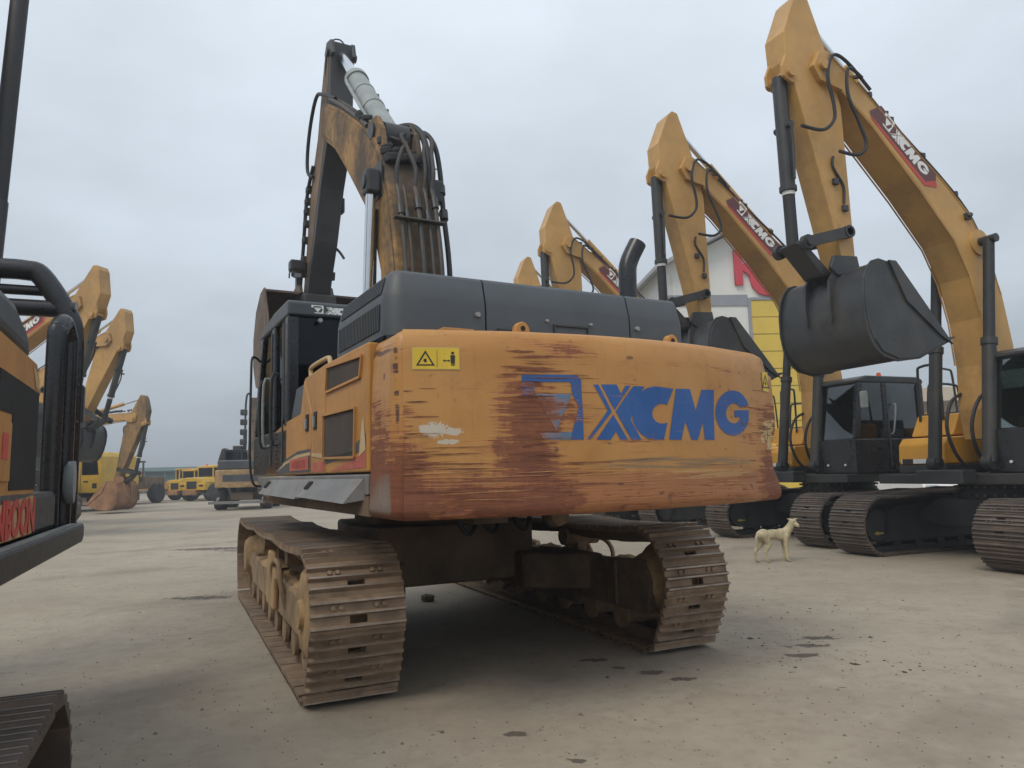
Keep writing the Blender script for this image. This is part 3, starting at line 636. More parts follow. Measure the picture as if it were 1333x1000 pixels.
# warning plates
def plate(x0,x1,z0,z1,full=True):
    face_poly([(x0-0.004,z0-0.004),(x1+0.004,z0-0.004),(x1+0.004,z1+0.004),(x0-0.004,z1+0.004)],'warning_sticker','cream',0.003)
    face_poly([(x0,z0),(x1,z0),(x1,z1),(x0,z1)],'warning_sticker','sticker_yellow',0.0045)
    h = z1-z0; w_ = x1-x0; cx = x0+(w_*0.27 if full else w_*0.5); t = 0.006
    a = [(cx-0.42*h,z0+0.16*h),(cx+0.42*h,z0+0.16*h),(cx,z0+0.88*h)]; bq = [(cx-0.30*h,z0+0.225*h),(cx+0.30*h,z0+0.225*h),(cx,z0+0.75*h)]
    for i in range(3):
        j = (i+1)%3; face_poly([a[i],a[j],bq[j],bq[i]],'warning_symbol','ink_black',t)
    face_poly([(cx-0.06*h,z0+0.34*h),(cx+0.05*h,z0+0.30*h),(cx+0.06*h,z0+0.46*h),(cx-0.02*h,z0+0.50*h),(cx-0.10*h,z0+0.42*h)],'warning_symbol','ink_black',t)
    if full:
        px = x0+w_*0.86
        face_poly([(px-0.09*h,z0+0.28*h),(px+0.09*h,z0+0.28*h),(px+0.11*h,z0+0.66*h),(px-0.11*h,z0+0.66*h)],'warning_symbol','ink_black',t)
        face_poly([(px-0.07*h,z0+0.16*h),(px-0.01*h,z0+0.16*h),(px-0.01*h,z0+0.28*h),(px-0.07*h,z0+0.28*h)],'warning_symbol','ink_black',t)
        face_poly([(px+0.02*h,z0+0.16*h),(px+0.08*h,z0+0.16*h),(px+0.08*h,z0+0.28*h),(px+0.02*h,z0+0.28*h)],'warning_symbol','ink_black',t)
        face_poly([(px+0.075*h*math.cos(q),z0+0.76*h+0.075*h*math.sin(q)) for q in [i*math.pi/4 for i in range(8)]],'warning_symbol','ink_black',t)
        face_poly([(x0+w_*0.64,z0+0.40*h),(x0+w_*0.69,z0+0.46*h),(x0+w_*0.69,z0+0.42*h),(x0+w_*0.76,z0+0.42*h),(x0+w_*0.76,z0+0.46*h),(x0+w_*0.81,z0+0.40*h),(x0+w_*0.76,z0+0.34*h),(x0+w_*0.76,z0+0.38*h),(x0+w_*0.69,z0+0.38*h),(x0+w_*0.69,z0+0.34*h)],'warning_symbol','ink_black',t)
        face_poly([(x0+w_*0.515,z0+0.08*h),(x0+w_*0.523,z0+0.08*h),(x0+w_*0.523,z0+0.92*h),(x0+w_*0.515,z0+0.92*h)],'warning_symbol','ink_black',t)
plate(-1.405,-1.155,2.025,2.145)
plate(1.30,1.39,1.98,2.12,False)
# seam groove beside the left corner, lifting eyes and hatch lugs on top
for ex in (-0.70, 0.47):
    e = MB(); e.prism([(ex-0.05,2.2),(ex+0.05,2.2),(ex+0.05,2.285),(ex+0.043,2.315),(ex+0.025,2.335),(ex,2.343),(ex-0.025,2.335),(ex-0.043,2.315),(ex-0.05,2.285)],-3.25,-3.20,'y')
    eo = e.build('lifting_eye','paint_old',cw,bevel=0.006)
    e = MB(); e.cyl((ex,-3.2525,2.30),(ex,-3.254,2.30),0.016,14); e.build('eye_hole','vent_dark',eo)
for ex in (-1.10,-0.2): 
    e = MB(); e.box(ex-0.1,ex+0.1,-3.2,-3.1,2.26,2.283); e.build('top_lug','paint_old',cw,bevel=0.006)

# ---- engine hood: dark grey cover swept the same way, cut into panels
hp = [(2.272,0.0),(2.50,0.006),(2.53,0.012),(2.655,0.045),(2.68,0.068),(2.69,0.11)]
def hood_strip(pl, name, cap0=True):
    m = MB(); V = []
    for (x,y,nx,ny) in pl:
        for (z,ins) in hp: V.append((x-nx*ins,y-ny*ins,z))
        V.append((x-nx*0.22, y-ny*0.22, 2.692))
    k = len(hp)+1
    m.add(V,[(i*k+j,(i+1)*k+j,(i+1)*k+j+1,i*k+j+1) for i in range(len(pl)-1) for j in range(k-1)])
    for e in (0,len(pl)-1):                            # close the panel ends
        b_ = e*k; m.add([V[b_+j] for j in range(k)]+[(V[b_+k-1][0],V[b_+k-1][1],2.272)],[tuple(range(k+1))])
    return m
def hn(x,y,a): return (x,y,math.cos(a),math.sin(a))
cor = [(-1.45+0.12+0.12*math.cos(math.pi+a),-2.96+0.12+0.12*math.sin(math.pi+a),math.cos(math.pi+a),math.sin(math.pi+a)) for a in [math.pi/2*k/8 for k in range(9)]]
p1 = [(-1.45,-1.86,-1,0),(-1.45,-2.83,-1,0)]+cor[1:]+[(-0.806,-2.96,0,-1)]
hood = up(hood_strip(p1,'engine_hood'),'engine_hood','hood_grey',smooth=True)
hood_strip([(-0.794,-2.96,0,-1),(0.334,-2.96,0,-1)],'x').build('hood_panel','hood_grey',hood,smooth=True)
rc = [(0.80+0.12*math.cos(a)*0.5,-2.84+0.12*math.sin(a),math.cos(a),math.sin(a)) for a in [-math.pi/2+math.pi/2*k/8 for k in range(9)]]
hood_strip([(0.346,-2.96,0,-1)]+rc+[(0.86,-1.86,1,0)],'x').build('hood_panel','hood_grey',hood,smooth=True)
tp = MB(); tp.box(-1.25,0.66,-2.75,-1.87,2.60,2.6915); tp.build('hood_top','hood_grey',hood)
for sx_ in (-0.8,0.34):
    g_ = MB(); g_.box(sx_-0.02,sx_+0.02,-2.80,-2.76,2.275,2.60); g_.build('seam_gasket','vent_dark',hood)
# louvres: two rows of slots on the left flank, bar by bar
def flank(y,t,off):                                    # t 0..1 lower row (upright), 1..2 upper row (raked)
    if t <= 1: x, z = -1.45+0.006*t*0.8, 2.315+0.17*t
    else: x, z = -1.438+0.033*(t-1), 2.53+0.125*(t-1)
    return (x-off*(1 if t <= 1 else 0.967), y, z+(0 if t <= 1 else off*0.255))
for lo, hi in ((0.0,0.97),(1.10,1.97)):
    pnl = MB(); pnl.quad(flank(-1.92,lo,0.003),flank(-2.80,lo,0.003),flank(-2.80,hi,0.003),flank(-1.92,hi,0.003)); gp = pnl.build('louvre_opening','louvre_black',hood)
    for k in range(27):
        y = -1.92-0.88*k/26; bar = MB()
        a0, a1 = flank(y-0.0055,lo,0.0035), flank(y+0.0055,lo,0.0035); b0, b1 = flank(y-0.0055,hi,0.0035), flank(y+0.0055,hi,0.0035)
        a2, a3 = flank(y-0.0055,lo,0.0085), flank(y+0.0055,lo,0.0085); b2, b3 = flank(y-0.0055,hi,0.0085), flank(y+0.0055,hi,0.0085)
        bar.add([a0,a1,b1,b0,a2,a3,b3,b2],[(4,5,6,7),(0,4,7,3),(1,2,6,5),(0,1,5,4),(3,7,6,2)]); bar.build('louvre_bar','hood_grey',gp)
for lx in (-0.86,0.40,0.0,-0.35):
    k = MB(); k.cyl((lx,-2.955,2.43),(lx,-2.975,2.43),0.016 if lx in (-0.86,0.40) else 0.01,12); k.build('latch','cyl_grey',hood,smooth=True)
k = MB(); k.box(-0.30,-0.02,-2.968,-2.955,2.40,2.41); k.box(-0.30,-0.02,-2.968,-2.955,2.33,2.34); k.box(-0.30,-0.29,-2.9675,-2.956,2.3405,2.3995); k.box(-0.03,-0.02,-2.9675,-2.956,2.3405,2.3995); k.build('hatch_frame','black_metal',hood)
for lx in (-0.68,0.2):
    k = MB(); k.box(lx-0.05,lx+0.05,-3.0,-2.955,2.275,2.35); k.build('hinge','black_metal',hood,bevel=0.008)
ex = MB(); ex.tube([(0.70,-2.50,2.66),(0.70,-2.50,2.95),(0.72,-2.50,3.08),(0.80,-2.52,3.24)],0.072,14,5)
up(ex,'exhaust_pipe','black_gloss',smooth=True)
# rear cap of the exhaust is cut on the slant
# ---- left flank: doors, mesh vents, lamps, stripes
LX = -1.5
def sidepoly(poly, name, mat, x0, x1, parent=main, bevel=0.0):
    m = MB(); m.prism(poly, x0, x1); return up(m,name,mat,parent,bevel=bevel)
body = sidepoly([(-2.74,1.465),(-2.74,2.255),(-1.74,2.262),(-1.74,1.465)][::-1],'side_door','paint_old',-1.5,-1.42,bevel=0.012)
dr2 = sidepoly([(-1.725,1.465),(-1.725,2.262),(-1.06,2.235),(-1.31,1.94),(-1.325,1.465)][::-1],'side_door','paint_old',-1.5,-1.42,bevel=0.012)
dr3 = sidepoly([(-1.31,1.465),(-1.297,1.935),(-1.045,2.228),(-0.93,1.96),(-0.35,1.93),(0.08,1.88),(0.50,1.63),(0.60,1.465)][::-1],'side_door','paint_old',-1.5,-1.42,bevel=0.012)
sidepoly([(-1.03,2.215),(-0.92,1.972),(-0.42,1.95),(-0.62,2.20)],'tank_shield','hood_grey',-1.47,-1.41,bevel=0.01)
inn = MB(); inn.box(-1.40,1.43,-2.74,-1.2,1.445,2.27); inn.box(-1.40,-0.42,-1.2,-0.42,1.446,1.95); inn.box(0.55,1.40,-1.2,0.9,1.446,2.2)
up(inn,'engine_bay','black_metal')
rs = MB(); rs.box(1.43,1.5,-2.74,-1.25,1.465,2.25); up(rs,'side_door','paint_old',bevel=0.012)
rs = MB(); rs.box(1.40,1.5,-1.24,0.95,1.465,2.22); up(rs,'fuel_tank','paint_old',bevel=0.03)
def vent(poly, parent):
    f = MB(); f.prism(poly,-1.5025,-1.501)
    v_ = f.build('vent_mesh','vent_brown',parent)
    cy = sum(p[0] for p in poly)/4; cz = sum(p[1] for p in poly)/4
    for i in range(4):
        a, b_ = poly[i], poly[(i+1)%4]; m = MB(); m.obox((-1.506,a[0],a[1]),(-1.506,b_[0],b_[1]),0.016,0.022,up=(1,0,0)); m.build('vent_frame','paint_old',v_)
vent([(-2.64,2.185),(-1.80,2.225),(-1.765,2.045),(-2.60,2.055)],body)
vent([(-2.50,1.875),(-1.70,1.885),(-1.70,1.575),(-2.48,1.56)],body)
for hy in (-1.18,-1.44):
    m = MB(); m.box(-1.508,-1.501,hy-0.045,hy+0.045,1.80,1.935); hh = m.build('door_handle','vent_dark',dr3 if hy > -1.3 else dr2,bevel=0.004)
    m = MB(); m.obox((-1.516,hy,1.82),(-1.516,hy,1.90),0.03,0.012,up=(1,0,0)); m.build('handle_lever','cyl_grey',hh)
for k in range(9):
    m = MB(); z = 1.53+0.038*k; m.box(-1.505,-1.501,0.02,0.09,z,z+0.014); m.build('louvre_slot','vent_dark',dr3)
# stripes and plates
def stripe(poly,name,mat,off,parent): m = MB(); m.prism(poly,-1.5-off,-1.5-off+0.0008); return m.build(name,mat,parent)
stripe([(-2.7,1.70),(-2.7,1.60),(-1.75,1.53),(-1.75,1.58),(-2.3,1.60)],'stripe','hood_grey',0.0025,body)
stripe([(-2.7,1.585),(-2.7,1.49),(-1.9,1.48)],'stripe','red_worn',0.0025,body)
stripe([(-2.66,1.80),(-2.62,1.76),(-2.56,1.56),(-2.70,1.60)],'stripe','cream',0.004,body)
stripe([(-1.29,1.66),(-0.85,1.655),(-0.35,1.60),(0.05,1.50),(0.02,1.48),(-1.29,1.48)],'stripe','hood_grey',0.0025,dr3)
stripe([(-1.29,1.635),(-0.8,1.625),(-0.3,1.57),(-0.02,1.50),(-0.4,1.56),(-0.85,1.60),(-1.29,1.61)],'stripe','cream',0.004,dr3)
stripe([(-1.71,1.61),(-1.34,1.625),(-1.34,1.60),(-1.71,1.57)],'stripe','cream',0.004,dr2)
stripe([(-1.71,1.55),(-1.34,1.55),(-1.34,1.48),(-1.71,1.48)],'stripe','red_worn',0.0025,dr2)
rp = stripe([(-1.24,1.605),(-0.55,1.59),(-0.55,1.495),(-1.24,1.50)],'name_plate','red_worn',0.006,dr3)
me = text_mesh('HINBOON',0.10,'name_lettering'); me.materials.append(M['red_paint'])
o = link('name_lettering',me,dr3); o.matrix_local = Matrix.Translation((-1.5095,-0.9,1.545)) @ Matrix(((0,0,-1,0),(-1,0,0,0),(0,1,0,0),(0,0,0,1)))
# sill with its tilted cover plates
s_ = MB(); s_.box(-1.5,-1.462,-2.72,1.04,1.325,1.452); up(s_,'sill','sill_grey',bevel=0.01)
for a_, b_ in ((-2.66,-1.30),(-1.285,0.35)):
    s_ = MB(); s_.add([(-1.505,a_,1.425),(-1.505,b_,1.425),(-1.60,b_+0.06,1.295),(-1.60,a_+0.12,1.275),(-1.48,a_,1.30),(-1.48,b_,1.30)],[(0,1,2,3),(0,3,4),(1,5,2),(3,2,5,4)])
    so = up(s_,'step_cover','sill_grey')
    for q in (0.10,0.17):
        m = MB(); y_ = b_-q if b_ < 0 else b_-q; m.obox((-1.527,y_,1.408),(-1.567,y_+0.03,1.355),0.02,0.008,up=(1,0,0)); m.build('grip_slot','vent_dark',so)
s_ = MB(); s_.prism([(-2.74,1.32),(-2.74,1.20),(-1.4,1.205),(0.2,1.23),(1.04,1.30),(1.04,1.32)],-1.498,-1.4705); up(s_,'deck_skirt','frame_dirty')
# grab rail on the flank
gr = MB(); gr.tube([(-1.44,-1.05,2.23),(-1.44,-1.02,2.31),(-1.44,-1.10,2.335),(-1.44,-1.55,2.335),(-1.44,-1.62,2.31),(-1.44,-1.64,2.26)],0.018,8,3); up(gr,'grab_rail','cream',smooth=True)
# ---- cab
cab = MB()
x0, x1, y0, y1, zb, zt = -1.5, -0.48, -0.40, 1.32, 1.46, 3.03
cab.prism([(x0,y0),(x1,y0),(x1,y1),(x0,y1)],zb,zb+0.42,'z')
for (px,py) in ((x0,y0),(x1-0.10,y0),(x0,y0+0.62)): cab.box(px,px+0.10,py,py+0.13,zb+0.4205,zt-0.13)
for px in (x0,x1-0.07): cab.add([(px,y1-0.10,zb+0.4205),(px+0.07,y1-0.10,zb+0.4205),(px+0.07,y1,zb+0.4205),(px,y1,zb+0.4205),(px,y1-0.50,zt-0.13),(px+0.07,y1-0.50,zt-0.13),(px+0.07,y1-0.36,zt-0.13),(px,y1-0.36,zt-0.13)],[(0,3,2,1),(4,5,6,7),(0,1,5,4),(1,2,6,5),(2,3,7,6),(3,0,4,7)])
cabo = up(cab,'cab','black_gloss',bevel=0.018)
m = MB(); m.prism([(y0-0.02,zt-0.1305),(y0-0.02,zt-0.01),(y0+0.02,zt+0.01),(0.25,zt+0.01),(0.70,zt-0.04),(y1-0.32,zt-0.105),(y1-0.30,zt-0.1305)],x0-0.005,x1+0.005); m.build('cab_roof','hood_grey',cabo,bevel=0.022)
m = MB(); m.box(x0+0.10,x1-0.10,y0+0.045,y0+0.055,zb+0.4205,zt-0.1305); m.build('window_pane','glass_dark',cabo)
m = MB(); m.box(x0+0.03,x0+0.038,y0+0.131,y0+0.619,zb+0.4205,zt-0.1305); m.build('window_pane','glass_dark',cabo)
m = MB(); m.prism([(y0+0.751,zb+0.4205),(y1-0.101,zb+0.4205),(y1-0.501,zt-0.1305),(y0+0.751,zt-0.1305)],x0+0.03,x0+0.038); m.build('window_pane','glass_dark',cabo)
m = MB(); m.prism([(y0+0.131,zb+0.4205),(y1-0.101,zb+0.4205),(y1-0.501,zt-0.1305),(y0+0.131,zt-0.1305)],x1-0.05,x1-0.042); m.build('window_pane','glass_dark',cabo)
m = MB(); m.obox((x0+0.5,y1-0.045,zb+0.44),(x0+0.5,y1-0.43,zt-0.15),0.84,0.008,up=(0,1,0.3)); m.build('windscreen','glass_dark',cabo)
seat = MB(); seat.box(-1.22,-0.78,0.05,0.16,1.95,2.65); seat.box(-1.22,-0.78,0.161,0.6,1.9,2.03); seat.build('seat','seat_cloth',cabo,bevel=0.04)
for q in (0.16,0.70):
    m = MB(); m.box(x0-0.012,x0-0.001,y0+q,y0+q+0.025,1.55,2.85); m.build('door_edge','hood_grey',cabo)
for q in (0.35,0.75,0.95):
    m = MB(); m.tube([(x0-0.01,y0+q,1.75),(x0-0.07,y0+q,1.80),(x0-0.07,y0+q,2.35),(x0-0.01,y0+q,2.40)],0.015,8,3); m.build('grab_rail','cyl_grey' if q == 0.75 else 'black_metal',cabo,smooth=True)
m = MB(); m.obox((x0-0.02,y0+0.05,1.95),(x0-0.02,y0+0.05,2.85),0.025,0.012,up=(1,0,0)); m.build('door_seal','pipe_old',cabo)
put_logo(cabo, lambda x,z: (-1.30+(x-LOGO_X0)*0.30, y0-0.0245, 2.925+(z-LOGO_Z0)*0.20), ('emblem','X','C','M','G'), {'all':'decal_white'})
m = MB(); m.cyl((-1.22,y0-0.02,2.86),(-1.22,y0-0.05,2.86),0.02,10); m.build('work_lamp','cyl_grey',cabo)
m = MB(); m.cyl((-1.10,y0+0.3,zt+0.01),(-1.10,y0+0.3,zt+0.05),0.05,12); m.build('antenna_base','black_metal',cabo)
# mirror arm at the front left
m = MB(); m.tube([(-1.5,0.95,2.66),(-1.56,0.92,2.70),(-1.60,0.88,2.68),(-1.61,0.86,2.5),(-1.615,0.84,1.7),(-1.58,0.84,1.40),(-1.5,0.84,1.36)],0.013,8,4); mo = m.build('mirror_arm','black_metal',cabo,smooth=True)

# ---- boom
BW = 0.285
def arc_fill(pts): return pts
boom_poly = [(0.22,1.95),(0.60,1.95),(0.66,2.6),(0.68,3.68),(0.95,4.25),(1.33,4.72),(2.10,5.46),(2.70,6.00),(3.30,6.38),(3.48,6.55),(3.40,6.80),(3.10,6.86),(2.42,6.46),(1.70,5.98),(1.05,5.52),(0.72,5.15),(0.45,4.62),(0.36,4.40),(0.18,3.65),(0.12,2.7)]
m = MB(); m.prism(boom_poly[::-1],-BW+0.02,BW-0.02); boom = up(m,'boom','paint_boom_old',bevel=0.025)
for sx in (-1,1):                                      # side plates stand proud of the flanges
    m = MB(); ins = [(0.27,2.0),(0.56,2.0),(0.62,2.6),(0.63,3.70),(0.91,4.28),(1.29,4.77),(2.05,5.51),(2.66,6.06),(3.25,6.44),(3.38,6.56),(3.32,6.74),(3.10,6.79),(2.45,6.40),(1.73,5.92),(1.09,5.46),(0.77,5.11),(0.50,4.60),(0.41,4.38),(0.23,3.65),(0.17,2.7)]
    m.prism(ins[::-1], sx*(BW-0.02)+ (0.0005 if sx > 0 else -0.0005), sx*BW); m.build('side_plate','paint_boom_old',boom,bevel=0.006)
    m = MB(); m.cyl((sx*BW,0.66,4.72),(sx*(BW+0.20),0.66,4.72),0.075,16); m.box(min(sx*BW,sx*(BW+0.012)),max(sx*BW,sx*(BW+0.012)),0.56,0.90,4.56,4.98); m.build('cylinder_boss','black_metal',boom,smooth=False)
    m = MB(); m.box(sx*0.385-0.08,sx*0.385+0.08,0.55,0.77,4.58,4.86); m.build('rod_eye','black_metal',boom,bevel=0.03)
# arm cylinder bracket: two lugs on the back of the boom
for sx in (-0.16,0.16):
    m = MB(); m.prism([(0.60,5.00),(0.74,5.45),(0.92,5.68),(1.15,5.72),(1.36,5.74),(1.2,5.5)],sx*1.3-0.03,sx*1.3+0.03); m.build('cylinder_lug','paint_boom_old',boom,bevel=0.01)
m = MB(); m.cyl((-0.27,1.05,5.52),(0.27,1.05,5.52),0.11,18); m.cyl((-0.15,1.0,5.44),(0.15,1.0,5.44),0.20,20); m.build('pin','black_metal',boom,smooth=True)
# feed pipes on the back, with clamps and hoses to the arm
pipes = [(-0.19,0.024),(-0.115,0.018),(0.02,0.030),(0.13,0.022),(0.225,0.028)]
for (px,pr_) in pipes:
    m = MB(); m.tube([(px,0.05,2.6),(px,0.10,3.65),(px,0.27,4.40),(px,0.36,4.62)],pr_,10,5); m.build('feed_pipe','pipe_old',boom,smooth=True)
    m = MB(); jj = random.uniform(-0.16,0.14); m.cyl((px,0.245+jj*0.2,4.33+jj),(px,0.29+jj*0.2,4.46+jj),pr_+0.013,10); m.build('pipe_joint','black_metal',boom,smooth=True)
    if px == -0.115: continue
    jx = random.uniform(-0.07,0.07); jz = random.uniform(-0.08,0.08)
    m = MB(); m.tube([(px,0.36,4.62),(px*1.05+0.03,0.40,4.85),(px*0.9+0.05+jx,0.56,5.14),(px*0.8+0.06+jx*2,0.70+jz*0.3,5.36+jz),(px*0.7+0.05-jx,0.90,5.50+jz),(px*0.6+0.03,1.12,5.52)],pr_*0.92,10,5); m.build('hose','hose_old',boom,smooth=True)
for zc,yc in ((3.15,0.02),(4.18,0.17)):
    m = MB(); m.obox((-0.29,yc,zc),(0.29,yc,zc),0.07,0.025,up=(0,0.2,1)); m.build('pipe_clamp','pipe_old',boom,bevel=0.006)
for k in range(12):
    yy = random.uniform(0.55,0.9); zz = 4.95+(yy-0.55)*1.25+random.uniform(-0.05,0.1); xx = random.uniform(-0.22,0.22)
    m = MB(); m.obox((xx-0.04,yy-0.03,zz),(xx+0.05,yy+0.02,zz+random.uniform(0.0,0.06)),random.uniform(0.05,0.10),random.uniform(0.05,0.09)); m.build('hose_fitting','hose_old',boom,bevel=0.012)
m = MB(); m.obox((-0.24,0.60,5.02),(0.22,0.66,5.10),0.16,0.10); m.build('valve_block','hose_old',boom,bevel=0.02)
# auxiliary line standing off on the right, and the big loops over the shoulder
m = MB(); m.tube([(0.42,0.28,2.7),(0.43,0.36,3.75),(0.45,0.56,4.50),(0.46,0.66,5.0),(0.44,0.76,5.36),(0.38,0.92,5.58),(0.28,1.10,5.62),(0.15,1.2,5.58)],0.030,10,5); m.build('hose','rubber',boom,smooth=True)
m = MB(); m.tube([(0.25,0.42,4.55),(0.275,0.56,5.02),(0.27,0.70,5.40),(0.22,0.90,5.62),(0.12,1.1,5.68),(0.0,1.2,5.6)],0.040,10,5); m.build('hose','rubber',boom,smooth=True)
m = MB(); m.obox((0.28,0.50,4.42),(0.48,0.54,4.42),0.035,0.035); m.build('pipe_bracket','black_metal',boom)
for zz,yy in ((4.42,0.53),(4.75,0.60)):
    m = MB(); m.cyl((0.44,yy-0.02,zz-0.06),(0.45,yy+0.02,zz+0.06),0.05,10); m.build('pipe_joint','black_metal',boom,smooth=True)
m = MB(); m.tube([(0.28,0.60,5.0),(0.36,0.62,5.03),(0.45,0.66,5.0)],0.008,6,2); m.build('wire','cyl_grey',boom)
# pipes along the top flange to the tip, and the slack loop hanging at the tip
for px,zo in ((-0.24,0.035),(-0.16,0.05)):
    m = MB(); m.tube([(px,1.25,5.66+zo),(px,1.75,6.02+zo),(px,2.45,6.50+zo),(px,3.05,6.88+zo)],0.028,8,3); m.build('feed_pipe','pipe_old',boom,smooth=True)
m = MB(); m.tube([(-0.22,2.8,6.80),(-0.26,3.35,7.12),(-0.27,3.70,7.25),(-0.28,4.0,7.0),(-0.28,4.22,6.6),(-0.27,4.25,6.25),(-0.22,4.1,6.12)],0.028,8,5); m.build('hose','rubber',boom,smooth=True)
for k in range(7):
    m = MB(); y = 1.15+0.11*k; z = 5.68+0.075*k+random.uniform(-0.01,0.04); xx = random.uniform(-0.24,-0.05); m.obox((xx-0.05,y,z),(xx+0.07,y+0.05,z+0.05),0.07,0.06); m.build('hose_fitting','black_metal',boom,bevel=0.012)
# ---- boom cylinders
for sx in (-0.385,0.385):
    p0 = Vector((sx,0.98,1.75)); p1 = Vector((sx,0.66,4.72)); mid = p0.lerp(p1,0.50)
    m = MB(); m.cyl(p0,mid,0.105,18); cy = up(m,'boom_cylinder','pipe_old',smooth=True)
    m = MB(); m.cyl(mid,p1,0.058,16); m.build('piston_rod','chrome',cy,smooth=True)
    m = MB(); m.tube([(sx*0.8,0.92,2.0),(sx*0.8,0.80,3.4),(sx*0.8,0.74,4.45)],0.022,8,3); m.build('guard_tube','pipe_old',cy,smooth=True)
# ---- arm cylinder on top
p0 = Vector((0,1.05,5.48)); p1 = Vector((0,3.22,7.72)); a_ = p0.lerp(p1,0.68)
m = MB(); m.cyl(p0,a_,0.142,24); ac = up(m,'arm_cylinder','cyl_grey',smooth=True)
for t_,r_ in ((0.32,0.152),(0.50,0.150),(0.655,0.165)):
    q0 = p0.lerp(p1,t_-0.012); q1 = p0.lerp(p1,t_+0.012 if t_ < 0.6 else t_+0.025); m = MB(); m.cyl(q0,q1,r_,22); m.build('cylinder_band','cyl_grey',ac,smooth=True)
m = MB(); m.cyl(a_,p1,0.078,18); m.build('piston_rod','chrome',ac,smooth=True)
n_ = Vector((0,-0.66,0.74))
m = MB(); m.tube([Vector((-0.16,0,0))+p0.lerp(p1,0.12),Vector((-0.18,0,0))+p0.lerp(p1,0.3),Vector((-0.18,0,0))+p0.lerp(p1,0.6),Vector((-0.14,0,0))+p0.lerp(p1,0.64)],0.022,8,3); m.build('feed_pipe','cyl_grey',ac,smooth=True)
for t_ in (0.32,0.50):
    q = p0.lerp(p1,t_)+Vector((0.17,0,0)); m = MB(); m.box(q.x-0.025,q.x+0.03,q.y-0.03,q.y+0.03,q.z-0.03,q.z+0.03); m.build('band_bolt','pipe_old',ac,bevel=0.006)
# ---- stick
SWD = 0.185
stick_poly = [(3.18,7.92),(3.40,7.98),(3.55,7.86),(3.76,7.35),(3.98,6.70),(4.42,6.05),(4.68,5.05),(4.92,4.25),(4.66,4.20),(4.44,4.62),(4.14,5.10),(3.78,5.85),(3.42,6.38),(3.30,6.9),(3.26,7.4)]
m = MB(); m.prism(stick_poly[::-1],-SWD,SWD); stick = up(m,'stick','stick_old',bevel=0.02)
m = MB(); m.prism([(3.30,7.80),(3.50,7.78),(3.70,7.32),(3.92,6.68),(4.36,6.02),(4.62,5.03),(4.80,4.45),(4.70,4.42),(4.24,5.12),(3.86,5.90),(3.52,6.45),(3.38,6.9),(3.33,7.4)],-SWD-0.006,-SWD-0.0005); m.build('side_plate','stick_brown',stick,bevel=0.004)
for sx in (-1,1):
    m = MB(); m.prism([(3.12,7.70),(3.20,7.95),(3.44,8.02),(3.56,7.88),(3.46,7.66)],sx*0.16-0.03,sx*0.16+0.03); m.build('pin_lug','stick_old',stick,bevel=0.012)
m = MB(); m.cyl((-0.23,3.30,7.78),(0.23,3.30,7.78),0.06,14); m.build('pin','black_metal',stick,smooth=True)
m = MB(); m.tube([(-0.16,3.52,7.35),(-0.20,3.42,7.70),(-0.14,3.36,8.00),(0.0,3.36,8.07),(0.1,3.38,7.98)],0.012,6,4); m.build('grease_line','rubber',stick,smooth=True)
# valve blocks and clamps down the front-left edge
for k,(y,z) in enumerate(((4.34,6.02),(4.42,5.85),(4.47,5.7),(4.58,5.25),(4.66,4.95),(4.50,5.50))):
    m = MB(); m.box(-0.26,-0.15,y-0.02,y+0.12,z-0.05,z+0.05); m.build('hose_clamp','black_metal',stick,bevel=0.015)
m = MB(); m.tube([(-0.22,4.10,6.3),(-0.24,4.42,5.9),(-0.24,4.66,5.1),(-0.24,4.85,4.5)],0.03,8,4); m.build('hose','rubber',stick,smooth=True)
m = MB(); m.tube([(0.19,4.24,5.05),(0.24,4.2,4.98),(0.29,4.16,4.88)],0.022,8,3); m.build('bleed_pipe','black_metal',stick,smooth=True)
m = MB(); m.box(0.186,0.23,3.9,4.05,5.55,5.78); m.build('valve_block','black_metal',stick,bevel=0.01)
# bucket cylinder runs down the far side, its foot pin shows beside the stick
m = MB(); m.cyl((0,3.95,6.95),(0,4.95,5.3),0.085,16); bc = up(m,'bucket_cylinder','black_metal',smooth=True)
m = MB(); m.cyl((0,4.95,5.3),(0,5.25,4.85),0.05,14); m.build('piston_rod','chrome',bc,smooth=True)
m = MB(); m.cyl((-0.30,5.25,4.85),(0.30,5.25,4.85),0.055,14)
for sx in (-0.25,0.25): m.obox((sx,5.25,4.85),(sx,4.62,4.70),0.05,0.14); m.obox((sx*0.8,5.25,4.85),(sx*0.8,5.25,4.30),0.05,0.14,up=(0,1,0))
lk = up(m,'bucket_linkage','black_metal',bevel=0.012)
m = MB(); m.box(-0.46,-0.20,4.55,4.75,4.72,4.90); m.build('link_boss','black_metal',lk,bevel=0.03)
m = MB(); m.tube([(-0.44,4.65,4.75),(-0.46,4.64,4.66),(-0.46,4.64,4.6)],0.012,6,2); m.build('grease_hose','rubber',lk)
m = MB(); m.box(-0.27,0.27,4.50,4.90,4.10,4.36); m.build('stick_foot','black_metal',lk,bevel=0.04)
